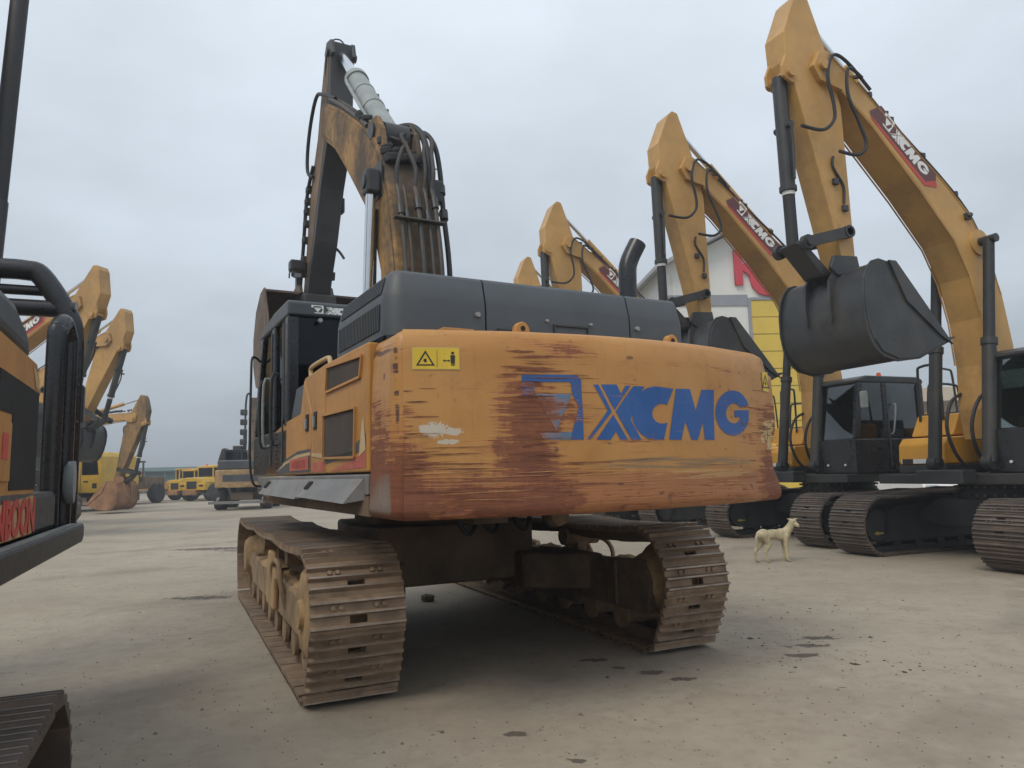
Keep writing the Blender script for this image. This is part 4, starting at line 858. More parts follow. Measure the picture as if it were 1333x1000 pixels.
# ---- bucket, curled in front of the cab: curved shell, two cheeks, cutting edge and teeth
shell = [(4.75,4.42),(5.05,4.38),(5.42,4.15),(5.62,3.75),(5.60,3.30),(5.35,2.95),(4.95,2.85),(4.55,2.95),(4.20,3.15)]
def shell_mesh(m, pts, hw, th, lift=None):
    """Curved plate of real thickness through the points."""
    q = []
    for i in range(len(pts)-1):
        a, b, c, d = (Vector(pts[max(i-1,0)]), Vector(pts[i]), Vector(pts[i+1]), Vector(pts[min(i+2,len(pts)-1)]))
        for k in range(4):
            t = k/4; q.append(tuple(0.5*((2*b)+(c-a)*t+(2*a-5*b+4*c-d)*t*t+(3*b-a-3*c+d)*t*t*t)))
    pts = q+[tuple(pts[-1])]
    n = len(pts); nin = []
    for i in range(n):
        a = Vector(pts[max(i-1,0)]); b = Vector(pts[min(i+1,n-1)]); d = (b-a).normalized(); nin.append((pts[i][0]+d.y*th, pts[i][1]-d.x*th))
    m.prism(list(pts)+nin[::-1], -hw, hw)
m = MB(); shell_mesh(m, shell, 0.80, 0.035); bk = up(m,'bucket','bucket_brown',smooth=True)
for sx in (-1,1):
    m = MB(); cheek = [(4.75,4.44),(5.06,4.41),(5.46,4.17),(5.67,3.75),(5.64,3.28),(5.37,2.91),(4.95,2.81),(4.53,2.91),(4.18,3.12),(4.28,3.55),(4.50,4.05)]
    m.prism(cheek[::-1], sx*0.80 if sx > 0 else -0.83, sx*0.83 if sx > 0 else -0.80); m.build('cheek_plate','bucket_brown',bk,bevel=0.008)
    m = MB(); m.prism([(4.18,3.10),(4.30,3.55),(4.52,4.05),(4.60,4.02),(4.40,3.52),(4.28,3.14)][::-1], sx*0.845-0.014, sx*0.845+0.014); m.build('side_cutter','bucket_brown',bk)
for k in range(5):
    x = -0.66+0.33*k; m = MB(); m.add([(x-0.06,4.25,3.10),(x+0.06,4.25,3.10),(x+0.06,4.30,3.20),(x-0.06,4.30,3.20),(x-0.035,3.95,3.24),(x+0.035,3.95,3.24),(x+0.035,3.95,3.27),(x-0.035,3.95,3.27)],[(0,3,2,1),(4,5,6,7),(0,1,5,4),(1,2,6,5),(2,3,7,6),(3,0,4,7)]); m.build('tooth','bucket_brown',bk)
for sx in (-0.25,0.25):
    m = MB(); m.prism([(4.70,4.40),(5.30,4.20),(5.30,4.42),(5.12,4.55),(4.80,4.55)][::-1],sx-0.03,sx+0.03); m.build('hanger_ear','bucket_brown',bk,bevel=0.01)
# ================================================================ the newer excavators
NB_FOOT, NB_TIP, NB_END = (0.32,1.86), (3.38,7.02), (3.08,4.12)      # boom foot, stick pivot, bucket pin (y, z)
BOOM = [(0.14,1.74),(0.50,1.74),(0.56,2.2),(0.52,2.86),(0.58,3.56),(0.74,4.18),(1.02,4.72),(1.65,5.43),(2.50,6.28),(3.05,6.72),(3.42,6.80),(3.55,7.00),(3.42,7.24),(3.28,7.27),(2.71,6.86),(1.90,6.22),(1.12,5.62),(0.62,5.16),(0.34,4.70),(0.08,3.94),(-0.06,3.14),(0.02,2.3)]
STICK = [(3.50,8.12),(3.62,8.15),(3.72,8.05),(3.97,7.46),(3.95,7.06),(3.84,6.74),(3.70,6.2),(3.52,5.5),(3.36,4.85),(3.20,4.16),(3.10,4.02),(2.98,4.06),(2.97,4.28),(2.98,5.35),(3.00,6.5),(3.12,7.05),(3.27,7.5)]
SHELL = [(3.0,4.07),(3.22,4.06),(3.38,3.95),(3.48,3.7),(3.51,3.4),(3.46,3.06),(3.28,2.85),(3.0,2.77),(2.6,2.82),(1.98,3.08)]
CHEEK = [(2.92,4.05),(3.20,4.10),(3.33,4.06),(3.43,3.96),(3.50,3.82),(3.54,3.6),(3.54,3.3),(3.49,3.05),(3.40,2.90),(3.26,2.79),(3.0,2.735),(2.6,2.785),(2.0,3.04),(2.38,3.42)]
BKW = 0.73

def new_excavator(label, loc, deg, group, pose=(0,0,0), shoes=True, paint='paint_new', bucket_mat='bucket_black', boom_logo=True, stick_dirty=False):
    T = thing('excavator', label, 'excavator', (loc[0],loc[1],0), R(deg), group)
    fb, fs, fk = (R(a) for a in pose)
    TB = lambda p: rot2(p, NB_FOOT, fb)
    tip = TB(NB_TIP)
    TS = lambda p: rot2(TB(p), tip, fs)
    end = TS(NB_END)
    TK = lambda p: rot2(TS(p), end, fk)
    # tracks
    gx, hs = 1.2, 0.345
    path, pit = track_points(-1.62, 1.62, 0.44, 0.43, 0.465, 0.46, 0.175, sag=0.018, carriers=2)
    sm = shoe_mesh('track_shoe', hs, pit, ['shoe_new','shoe_new_edge','black_metal'], gh=0.022)
    for sx in (-1,1):
        cx = sx*gx; fr = MB()
        fr.prism([(-1.45,0.20),(1.5,0.20),(1.55,0.30),(1.5,0.62),(1.2,0.74),(0.5,0.80),(-0.5,0.80),(-1.2,0.74),(-1.5,0.62),(-1.55,0.30)],cx-0.20,cx+0.20)
        fr.cyl((cx-0.20,1.62,0.46),(cx+0.20,1.62,0.46),0.25,20); fr.cyl((cx-0.21,-1.62,0.465),(cx+0.21,-1.62,0.465),0.27,20)
        tr = fr.build('crawler_track','black_metal',T,bevel=0.012)
        if shoes: add_shoes(tr, cx, path, sm, 0.002)
        else:
            b = MB(); n = len(path)
            o_ = [(y-math.sin(a)*0.03*(1 if k%2 else 0), z+math.cos(a)*0.03*(1 if k%2 else 0)) for k,(y,z,a) in enumerate(path)]
            b.prism(o_[::-1],cx-hs,cx+hs); bb = b.build('track_belt','shoe_new',tr); bb['kind'] = 'stuff'
        # yellow travel arrow on the inner flank
        fx = cx-sx*0.2015
        a = MB(); a.prism([(1.24,0.415),(1.36,0.475),(1.36,0.435),(1.52,0.435),(1.52,0.395),(1.36,0.395),(1.36,0.355)] if sx > 0 else [(1.24,0.415),(1.36,0.475),(1.36,0.435),(1.52,0.435),(1.52,0.395),(1.36,0.395),(1.36,0.355)], fx-0.002, fx+0.002)
        for v in range(len(a.v)): a.v[v] = (a.v[v][0], 1.62+(1.38-a.v[v][1])*0.72, 0.34+(a.v[v][2]-0.415)*0.6)
        a.build('arrow_decal','arrow_worn',tr)
        for k in range(6):
            w = MB(); w.lathe([(-0.17,0.05),(-0.17,0.085),(0.17,0.085),(0.17,0.05)],(cx,-1.2+0.48*k,0.17),'x',12); w.build('track_roller','black_metal',tr,smooth=True)
    cb = MB(); cb.prism([(-0.99,0.50),(-0.99,0.62),(-0.6,0.86),(0.6,0.86),(0.99,0.62),(0.99,0.50),(0.6,0.44),(-0.6,0.44)],-0.75,0.75,'y'); cb.build('carbody','black_metal',T,bevel=0.02)
    w = MB(); w.lathe([(0.84,0.60),(0.84,0.70),(0.98,0.70),(0.98,0.66),(1.09,0.66),(1.09,0.5)],(0,0,0),'z',40); sr = w.build('swing_ring','black_metal',T,smooth=True)
    bt = MB()
    for k in range(36):
        t = 2*math.pi*k/36
        for z in (0.91,1.03): bt.cyl((0.69*math.cos(t),0.69*math.sin(t),z),(0.72*math.cos(t),0.72*math.sin(t),z),0.018,6)
    q = bt.build('ring_bolts','shoe_new_edge',sr); q['kind'] = 'stuff'
    # deck, engine cover, counterweight
    d = MB(); d.box(-1.33,1.33,-2.2,1.15,1.09,1.24); d.box(-0.34,0.40,1.1505,1.45,1.10,1.3); d.build('deck','black_metal',T,bevel=0.015)
    c = MB(); c.prism([(-1.35,-2.15),(1.35,-2.15),(1.35,-2.45),(1.2,-2.65),(0.6,-2.76),(-0.6,-2.76),(-1.2,-2.65),(-1.35,-2.45)],1.12,2.12,'z'); c.build('counterweight',paint,T,bevel=0.06,seg=3)
    c = MB(); c.box(-1.0,1.05,-2.15,-1.0,1.25,2.30); c.build('engine_hood','hood_grey',T,bevel=0.04)
    c = MB(); c.prism([(-1.002,1.42),(-0.96,1.42),(-0.96,1.93),(-1.03,1.99),(-1.30,1.99),(-1.38,1.93),(-1.40,1.84),(-1.40,1.42)],-2.14,-0.98,'y'); sb = c.build('side_box','paint_light',T,bevel=0.02)
    c = MB(); c.box(-1.402,-1.4005,-2.0,-1.15,1.46,1.56); c.build('stripe_plate','decal_white',sb)
    c = MB(); c.box(-1.404,-1.4025,-2.0,-1.72,1.465,1.555); c.build('stripe_plate','ink_black',sb)
    c = MB(); c.box(-1.404,-1.4025,-1.36,-1.15,1.48,1.54); c.build('stripe_plate','maroon',sb)
    c = MB(); c.prism([(-2.12,1.995),(-0.99,1.995),(-1.18,2.36),(-2.12,2.36)][::-1],-1.24,-1.0); c.build('side_panel','paint_light',T,bevel=0.02)
    c = MB(); c.box(-1.33,-0.9,-2.14,-0.98,1.245,1.415); c.build('sill_box','black_metal',T)
    c = MB(); c.prism([(-0.05,1.38),(0.64,1.38),(0.66,1.44),(0.64,1.70),(0.54,1.81),(-0.05,1.83)][::-1],0.50,1.34); tb = c.build('tool_box','paint_light',T,bevel=0.03,seg=3)
    c = MB(); c.box(0.60,1.28,0.6605,0.664,1.40,1.47); c.build('stripe_plate','decal_white',tb)
    c = MB(); c.box(1.06,1.26,0.6645,0.667,1.395,1.475); c.build('stripe_plate','ink_black',tb)
    c = MB(); c.box(0.62,0.78,0.6645,0.667,1.42,1.45); c.build('stripe_plate','maroon',tb)
    c = MB(); c.box(0.48,1.34,-1.0,0.66,1.2405,1.379); c.build('tank_base','black_metal',T,bevel=0.015)
    c = MB(); c.prism([(-1.0,1.38),(-0.06,1.38),(-0.06,1.84),(0.30,1.84),(0.10,2.20),(-1.0,2.20)][::-1],0.60,1.36); c.build('fuel_tank','paint_light',T,bevel=0.03)
    c = MB(); c.box(0.66,1.30,-0.8,0.0,2.2005,2.225); c.build('tread_plate','black_metal',T)
    c = MB(); c.tube([(1.26,0.16,2.1),(1.25,0.14,2.88),(1.20,0.14,3.02),(0.90,0.14,3.02),(0.85,0.14,2.88),(0.84,0.16,2.1)],0.022,8,3); c.build('handrail','black_metal',T,smooth=True)
    for x, ys in ((-1.16,(-1.35,-2.05)),(1.30,(-0.1,-0.95))):
        c = MB(); zb = 2.36 if x < 0 else 2.2; zt = 3.22 if x < 0 else 2.75
        c.tube([(x,ys[0],zb),(x,ys[0]-0.05,zt-0.12),(x,ys[0]-0.15,zt),(x,ys[1]+0.15,zt),(x,ys[1]+0.05,zt-0.12),(x,ys[1],zb)],0.022,8,3); c.build('handrail','black_metal',T,smooth=True)
    # cab
    x0,x1,y0,y1,zb,zt = -1.35,-0.36,-0.90,0.92,1.245,2.99
    c = MB(); c.box(x0,x1,y0,y1,zb,zb+0.62)
    for (px,py,w_,l_) in ((x0,y0,0.07,0.16),(x1-0.07,y0,0.07,0.16),(x0,0.06,0.06,0.10)): c.box(px,px+w_,py,py+l_,zb+0.6205,zt-0.10)
    for px in (x0,x1-0.06): c.prism([(y1-0.13,zb+0.6205),(y1,zb+0.6205),(y1-0.16,zt-0.1005),(y1-0.30,zt-0.1005)][::-1],px,px+0.06)
    cab = c.build('cab','black_gloss',T,bevel=0.018)
    m = MB(); m.prism([(y0-0.01,zt-0.10),(y0-0.01,zt-0.02),(y0+0.10,zt+0.03),(y1-0.40,zt+0.03),(y1-0.14,zt-0.05),(y1-0.14,zt-0.10)],x0-0.01,x1+0.01); m.build('cab_roof','black_metal',cab,bevel=0.025)
    m = MB(); m.prism([(0.17,zb+0.6205),(y1-0.135,zb+0.6205),(y1-0.305,zt-0.1005),(0.17,zt-0.1005)][::-1],x0+0.02,x0+0.026); m.build('window_pane','glass',cab)
    m = MB(); m.box(x0+0.02,x0+0.026,y0+0.165,0.055,zb+0.6205,zt-0.1005); m.build('window_pane','glass',cab)
    m = MB(); m.box(x0+0.075,x1-0.075,y0+0.05,y0+0.056,zb+0.6205,zt-0.1005); m.build('window_pane','glass',cab)
    m = MB(); m.prism([(y0+0.165,zb+0.6205),(y1-0.135,zb+0.6205),(y1-0.305,zt-0.1005),(y0+0.165,zt-0.1005)][::-1],x1-0.03,x1-0.024); m.build('window_pane','glass',cab)
    m = MB(); m.prism([(y1-0.05,zb+0.63),(y1-0.043,zb+0.63),(y1-0.213,zt-0.11),(y1-0.22,zt-0.11)],x0+0.065,x1-0.065); m.build('windscreen','glass',cab)
    m = MB(); m.box(x0+0.28,x1-0.28,-0.55,-0.42,1.80,2.55); m.box(x0+0.26,x1-0.26,-0.4195,0.05,1.87,2.0); m.build('seat','seat_cloth',cab,bevel=0.04)
    m = MB(); m.box(x0+0.02,x0+0.18,-0.35,0.25,1.8655,2.05); m.box(x1-0.2,x1-0.04,-0.35,0.25,1.8655,2.05); m.build('console','seat_cloth',cab,bevel=0.03)
    for q in (0.05,y0+0.14):
        m = MB(); m.box(x0-0.014,x0-0.001,q,q+0.02,1.35,2.85); m.build('door_edge','hood_grey',cab)
    m = MB(); m.tube([(x0-0.005,0.02,1.95),(x0-0.06,0.01,2.0),(x0-0.06,-0.08,2.45),(x0-0.005,-0.10,2.5)],0.016,8,3); m.build('grab_rail','cyl_grey',cab,smooth=True)
    m = MB(); m.cyl((x0+0.35,-0.2,zt+0.031),(x0+0.35,-0.2,zt+0.05),0.06,14); bo = m.build('beacon_base','black_metal',cab,smooth=True)
    m = MB(); m.lathe([(0.05,0.045),(0.10,0.045),(0.14,0.035),(0.15,0.015)],(x0+0.35,-0.2,zt),'z',14); m.build('beacon_lens','beacon',bo,smooth=True)
    m = MB(); m.tube([(x0,0.80,2.72),(x0-0.18,0.86,2.75),(x0-0.22,0.87,2.70)],0.012,6,2); mi = m.build('mirror_arm','black_metal',cab)
    m = MB(); m.box(x0-0.31,x0-0.15,0.86,0.90,2.40,2.70); m.build('mirror','cyl_grey',mi,bevel=0.02)
    for q in (0.15,0.55):
        m = MB(); m.cyl((x0+0.1+q,y1-0.01,1.40),(x0+0.1+q,y1+0.02,1.40),0.02,8); m.build('front_bolt','decal_white',cab)
    # boom
    w_ = 0.27
    m = MB(); m.prism([TB(p) for p in BOOM][::-1],-w_,w_); boom = m.build('boom',paint,T,bevel=0.014)
    # raised edge strips of the flanges
    for pts in ([(0.54,2.9),(0.60,3.56),(0.76,4.17),(1.03,4.70),(1.66,5.40),(2.51,6.25),(3.05,6.69)],[(3.24,7.22),(2.70,6.83),(1.90,6.19),(1.13,5.59),(0.64,5.13),(0.36,4.68),(0.11,3.94)]):
        for sx in (-1,1):
            m = MB(); q = [TB(p) for p in pts]; m.tube([(sx*w_,p[0],p[1]) for p in q],0.012,6,0); m.build('flange_weld',paint,boom)
    bp = TB((0.50,4.72))
    m = MB(); m.cyl((-0.55,bp[0],bp[1]),(0.55,bp[0],bp[1]),0.065,16); m.build('boom_pin','black_metal',boom,smooth=True)
    for sx in (-1,1):
        m = MB(); m.cyl((sx*w_,bp[0],bp[1]),(sx*(w_+0.03),bp[0],bp[1]),0.20,20); m.build('pin_boss',paint,boom,smooth=True)
    # pipes along the back edge with clamps
    back = [(0.0,2.6),(-0.02,3.14),(0.03,3.96),(0.30,4.74),(0.58,5.22),(1.10,5.70),(1.88,6.30),(2.66,6.92)]
    for px,o_ in ((-0.17,0.05),(-0.07,0.05),(0.06,0.05),(0.16,0.05)):
        q = [TB((y-0.04,z+0.035)) for y,z in back]; m = MB(); m.tube([(px,p[0],p[1]) for p in q],0.02,8,3); m.build('feed_pipe','pipe_old',boom,smooth=True)
    for k,(y,z) in enumerate([(0.02,3.5),(0.16,4.4),(0.82,5.45),(1.45,5.97),(2.05,6.44),(2.45,6.76)]):
        p = TB((y-0.03,z+0.03)); m = MB(); m.box(-0.22,0.22,p[0]-0.03,p[0]+0.03,p[1]-0.03,p[1]+0.045); m.build('pipe_clamp','black_metal',boom,bevel=0.01)
    for k in range(9):
        p = TB((2.95-0.11*k-0.05,7.10-0.088*k+0.06)); m = MB(); x = random.uniform(-0.22,0.1); m.obox((x-0.06,p[0],p[1]),(x+0.08,p[0]+0.06,p[1]+0.05),0.05,0.05); m.build('hose_fitting','pipe_old',boom,bevel=0.01)
    p = TB((0.72,5.10)); m = MB(); m.box(-0.33,-0.2705,p[0]-0.05,p[0]+0.05,p[1]-0.05,p[1]+0.05); m.cyl((-0.33,p[0],p[1]),(-0.36,p[0]+0.02,p[1]+0.02),0.04,10); m.build('work_lamp','black_metal',boom,bevel=0.01)
    # hoses from boom to stick: slack loops on the left
    for off,pts in ((0.0,[(2.55,6.78),(2.95,7.12),(3.22,7.18),(3.35,6.85),(3.28,6.45),(3.30,6.20),(3.52,6.02),(3.90,6.02)]),(0.05,[(2.75,6.90),(3.0,7.0),(3.05,6.6),(2.88,6.2),(2.78,5.9),(2.95,5.72),(3.3,5.72)])):
        m = MB(); m.tube([(-0.32-off,)+tuple(TB(p) if i < 4 else TS(p)) for i,p in enumerate(pts)],0.024,8,5); m.build('hose','rubber',boom,smooth=True)
    # maker's plate on the left flank
    if boom_logo:
        for sd in (-1,1):
            a = Vector((2.46,6.58)); b = Vector((1.34,5.56))
            if sd > 0: a, b = b, a
            u = (b-a).normalized(); v = Vector((-u.y,u.x)); v = v if v.y > 0 else -v
            def P(s,t,o): q = a+u*s+v*t; q = TB((q.x,q.y)); return (sd*(w_+o),q[0],q[1])
            L_ = (b-a).length
            def flat(poly,name,mat,o,par): m = MB(); tri = tessellate_polygon([[Vector((s,t,0)) for s,t in poly]]); m.add([P(s,t,o) for s,t in poly],[tuple(x) for x in tri]); return m.build(name,mat,par)
            pl = flat([(0.0,-0.13),(0.10,-0.19),(L_-0.10,-0.19),(L_+0.06,-0.04),(L_-0.05,0.13),(0.10,0.13)],'maker_plate','maroon',0.004,boom)
            flat([(0.10,-0.20),(L_-0.12,-0.20),(L_+0.08,-0.03),(L_+0.0,0.05),(L_-0.14,-0.14),(0.06,-0.16)],'maker_stripe','red_paint',0.006,pl)
            put_logo(pl, lambda x,z: P(0.22+(x-LOGO_X0)*0.60,-0.10+(z-LOGO_Z0)*0.56,0.008), ('emblem','X','C','M','G'), {'all':'decal_white'})
    # boom cylinders
    for sx in (-0.43,0.43):
        q1 = Vector((sx,bp[0],bp[1])); q0 = Vector((sx,0.98,1.40)); mid = q0.lerp(q1,0.53)
        m = MB(); m.cyl(q0,mid,0.095,18); cy = m.build('boom_cylinder','black_metal',T,smooth=True)
        m = MB(); m.cyl(mid,q1,0.078,16); m.build('rod_sleeve','rubber',cy,smooth=True)
        m = MB(); m.cyl(mid.lerp(q0,0.03),mid.lerp(q1,0.03),0.112,18); m.build('gland','black_metal',cy,smooth=True)
        m = MB(); m.cyl((sx-0.07,q0.y,q0.z),(sx+0.07,q0.y,q0.z),0.11,16); m.build('foot_eye','black_metal',cy,smooth=True)
    for sx in (-0.22,0.22):
        m = MB(); m.tube([(sx,0.35,2.5),(sx,0.75,2.35),(sx*0.9,0.95,1.95),(sx*0.8,0.85,1.55),(sx*0.8,0.6,1.3)],0.026,8,4); m.build('hose','rubber',T,smooth=True)
    # arm cylinder along the back
    q0 = TB((1.42,6.06)); q1 = TS((3.50,7.98)); q0 = Vector((0,)+q0); q1 = Vector((0,)+q1); mid = q0.lerp(q1,0.62)
    m = MB(); m.cyl(q0,mid,0.085,16); cy = m.build('arm_cylinder',paint,T,smooth=True); m = MB(); m.cyl(mid,q1,0.05,12); m.build('piston_rod','chrome',cy,smooth=True)
    m = MB(); m.box(-0.12,0.12,q0.y-0.10,q0.y+0.10,q0.z-0.22,q0.z+0.06); m.build('cylinder_lug',paint,boom,bevel=0.02)
    # stick
    m = MB(); m.prism([TS(p) for p in STICK][::-1],-0.19,0.19); stick = m.build('stick','paint_boom_old' if stick_dirty else paint,T,bevel=0.014)
    p = TB(NB_TIP); m = MB(); m.cyl((-0.33,p[0],p[1]),(0.33,p[0],p[1]),0.075,16); m.build('stick_pin',paint,stick,smooth=True)
    p = TS((3.90,6.86)); m = MB(); m.cyl((-0.24,p[0],p[1]),(0.24,p[0],p[1]),0.07,14); m.build('cylinder_boss',paint,stick,smooth=True)
    for sx in (-0.16,0.16):
        m = MB(); m.prism([TS(q) for q in [(3.74,7.2),(3.90,7.25),(4.03,6.95),(4.02,6.80),(3.90,6.74),(3.78,6.7)]],sx-0.025,sx+0.025); m.build('cylinder_lug',paint,stick,bevel=0.008)
    for (y,z) in ((3.30,5.35),(3.16,4.98)):
        p = TS((y-0.05,z)); m = MB(); m.box(-0.24,-0.1905,p[0]-0.045,p[0]+0.045,p[1]-0.045,p[1]+0.045); m.build('valve_block','black_metal',stick,bevel=0.01)
    m = MB(); m.tube([(-0.21,)+TS(q) for q in [(3.25,5.72),(3.28,5.60),(3.22,5.48),(3.10,5.3),(3.12,5.05)]],0.018,6,3); m.build('hose','rubber',stick,smooth=True)
    # bucket cylinder and links
    q0 = Vector((0,)+TS((3.93,6.86))); q1 = Vector((0,)+TK((3.90,4.40))); mid = q0.lerp(q1,0.66)
    m = MB(); m.cyl(q0,mid,0.10,18); cy = m.build('bucket_cylinder','black_metal',T,smooth=True)
    m = MB(); m.cyl(mid,q1,0.082,14); m.build('rod_sleeve','rubber',cy,smooth=True)
    m = MB(); m.cyl(mid.lerp(q1,-0.04),mid.lerp(q1,0.04),0.118,18); m.build('gland','black_metal',cy,smooth=True)
    m = MB(); m.cyl(mid.lerp(q1,0.05),mid.lerp(q1,0.11),0.088,14); m.build('rod_tape','decal_white',cy,smooth=True)
    pp = q0.lerp(q1,0.30); m = MB(); m.cyl((-0.16,pp.y,pp.z),(0.14,pp.y,pp.z),0.05,10); m.tube([(-0.15,pp.y,pp.z),(-0.14,pp.y-0.02,pp.z-0.3),(-0.13,mid.y,mid.z+0.1)],0.022,6,2); m.build('port_pipe','black_metal',cy)
    lp = TS((3.14,4.62)); l2 = TK((3.90,4.40)); l3 = TK((3.44,4.04))
    m = MB()
    for sx in (-0.26,0.26): m.obox((sx,)+lp,(sx,)+l2,0.06,0.15); m.cyl((sx-0.04,)+lp,(sx+0.04,)+lp,0.09,14); m.cyl((sx-0.04,)+l2,(sx+0.04,)+l2,0.10,14)
    m.cyl((-0.30,)+lp,(0.30,)+lp,0.055,12); m.cyl((-0.34,)+l2,(0.34,)+l2,0.06,12)
    lk = m.build('bucket_linkage','black_metal',T)
    m = MB(); m.prism([rot2(q,(0,0),0) for q in [(l2[0]-0.09,l2[1]),(l2[0]+0.10,l2[1]+0.02),(l3[0]+0.14,l3[1]-0.05),(l3[0]-0.12,l3[1]-0.08)]],-0.17,0.17); m.build('push_link','black_metal',lk,bevel=0.03)
    # bucket
    m = MB(); shell_mesh(m,[TK(p) for p in SHELL],BKW,0.03); bk = m.build('bucket',bucket_mat,T,smooth=True)
    for sx in (-1,1):
        xa, xb = (BKW+0.0005,BKW+0.03) if sx > 0 else (-BKW-0.03,-BKW-0.0005)
        m = MB(); m.prism([TK(p) for p in CHEEK][::-1],xa,xb); m.build('cheek_plate',bucket_mat,bk,bevel=0.008)
        m = MB(); m.prism([TK(p) for p in [(2.92,4.08),(3.05,4.08),(2.78,3.55),(2.2,3.12),(1.98,3.0),(2.36,3.44)]],xa+0.03*sx,xb+0.03*sx); m.build('side_cutter',bucket_mat,bk)
        m = MB(); m.prism([TK(p) for p in [(2.98,4.08),(3.40,3.98),(3.52,4.08),(3.44,4.26),(3.02,4.28)]],sx*0.24-0.03,sx*0.24+0.03); m.build('hanger_ear',bucket_mat,bk,bevel=0.01)
        m = MB(); m.tube([(xa if sx < 0 else xb,)+TK(p) for p in [(3.30,4.0),(3.45,3.82),(3.495,3.5),(3.47,3.2),(3.37,2.96),(3.2,2.84),(2.95,2.80),(2.6,2.84),(2.1,3.05)]],0.012,6,3); m.build('weld_bead',bucket_mat,bk,smooth=True)
        m = MB(); m.prism([TK(p) for p in [(2.62,2.81),(3.0,2.77),(3.28,2.86),(3.40,3.02),(3.05,2.98),(2.5,2.93)]],(xb if sx > 0 else xa-0.018),(xb+0.018 if sx > 0 else xa)); m.build('heel_plate',bucket_mat,bk,bevel=0.004)
        # wear strap round the shell
        m = MB(); q = [TK(p) for p in [(3.40,4.10),(3.53,3.92),(3.56,3.62),(3.545,3.35)]]; q2 = [TK(p) for p in [(3.50,3.36),(3.48,3.62),(3.42,3.85),(3.34,3.97)]]
        m.prism(q+q2,sx*0.22-0.022,sx*0.22+0.022); m.build('back_rib',bucket_mat,bk)
    for k in range(6):
        x = -0.65+0.26*k; m = MB(); a0, a1, b0 = TK((2.10,2.99)), TK((2.06,3.10)), TK((1.74,3.14))
        m.add([(x-0.045,)+a0,(x+0.045,)+a0,(x+0.045,)+a1,(x-0.045,)+a1,(x-0.02,)+b0,(x+0.02,)+b0],[(0,3,2,1),(0,1,5,4),(2,3,4,5),(1,2,5),(3,0,4)]); m.build('tooth',bucket_mat,bk)
    return T

GR = 'newer yellow excavators lined up on the right'
r1 = new_excavator('nearest yellow excavator on the right, its black bucket hanging beside the old counterweight', (7.52,11.24), 112.4, GR)
r2 = copy_tree(r1); r2.location = (6.44,14.68,0); r2['label'] = 'second yellow excavator from the right, black cab with an orange beacon'
r3 = copy_tree(r1); r3.location = (1.2+3.59*0.9245,17.83+3.59*0.381,0); r3['label'] = 'yellow excavator whose boom tip rises over the grey hood, left of the exhaust pipe'
r4 = copy_tree(r1); r4.location = (0.55+3.59*0.9245,22.51+3.59*0.381,0); r4['label'] = 'farthest yellow excavator of the right row, only a boom tip showing over the hood'
GL = 'yellow excavators parked on the left'
HL = (0.9703,-0.2419)
l3 = new_excavator('yellow excavator on the left with a dark bucket held high above the yellow truck', (-12.87-5.0*0.9703,23.9+5.0*0.2419), -104, GL, pose=(-14,-2,0), shoes=False)
l2 = copy_tree(l3); l2.location = (-10.93-5.0*0.9703,18.95+5.0*0.2419,0); l2['label'] = 'yellow excavator on the left, its lettered boom showing between black guard rails'
l4 = new_excavator('low-boomed excavator on the left, its rusty bucket resting on the ground', (-23.3,34.6), -97, GL, pose=(-35,26,10), shoes=False, paint='paint_new', bucket_mat='bucket_rust', boom_logo=False, stick_dirty=True)
# ================================================================ the dark-railed machine at the left edge
L1 = thing('excavator','close orange excavator at the left edge with thick black guard rails and red lettering','excavator',(-2.98,5.0,0),R(23.5))
path, pit = track_points(-5.4,-2.92,0.36,0.35,0.385,0.375,0.19,sag=0.012)
sm = shoe_mesh('track_shoe',0.31,pit,['shoe_new','shoe_new_edge','black_metal'],gh=0.024)
for cx in (0.04,-2.40):
    fr = MB(); fr.prism([(-5.2,0.16),(-3.15,0.16),(-3.05,0.3),(-3.2,0.54),(-5.1,0.58),(-5.3,0.3)],cx-0.2,cx+0.2); fr.cyl((cx-0.22,-5.4,0.385),(cx+0.22,-5.4,0.385),0.22,22); fr.cyl((cx-0.2,-2.92,0.375),(cx+0.2,-2.92,0.375),0.21,20)
    tr = fr.build('crawler_track','black_metal',L1,bevel=0.012); add_shoes(tr,cx,path,sm,0.002)
m = MB(); m.box(-2.2,-0.16,-4.8,-3.4,0.35,0.78); m.build('carbody','black_metal',L1,bevel=0.02)
m = MB(); m.cyl((-1.2,-3.35,0.70),(-1.2,-3.35,1.055),0.62,36); m.build('swing_ring','black_metal',L1,smooth=True)
m = MB(); m.box(-2.70,-0.02,-4.0,0.02,1.06,1.165); m.build('deck','black_metal',L1,bevel=0.012)
m = MB(); m.prism([(-4.0,1.045),(-4.0,1.175),(0.02,1.175),(0.06,1.15),(0.06,1.09),(0.0,1.045)][::-1],-0.02,0.05); m.build('side_skirt','black_metal',L1,bevel=0.018)
m = MB(); m.box(0.0,0.035,-4.0,-0.25,1.176,1.186); m.build('sill_strip','cyl_grey',L1)
m = MB(); m.prism([(-4.0,1.19),(-1.42,1.19),(-1.42,1.98),(-1.48,2.05),(-4.0,2.14)][::-1],-2.68,0.0); body1 = m.build('side_body','paint_old',L1,bevel=0.03)
m = MB(); m.prism([(-4.0,2.145),(-4.0,2.30),(-2.0,2.27),(-1.62,2.16),(-1.49,2.058)][::-1],-2.6,-0.015); m.build('engine_hood','hood_grey',L1,bevel=0.05,seg=3)
m = MB(); m.prism([(-2.26,1.92),(-1.45,1.90),(-1.45,1.42),(-2.0,1.42),(-2.0,1.75),(-2.26,1.75)][::-1],0.0005,0.004); m.build('vent_panel','vent_dark',body1)
m = MB(); m.prism([(-1.62,2.02),(-1.45,1.97),(-1.45,1.91),(-1.52,1.92)][::-1],0.0005,0.003); m.build('corner_patch','cream',body1)
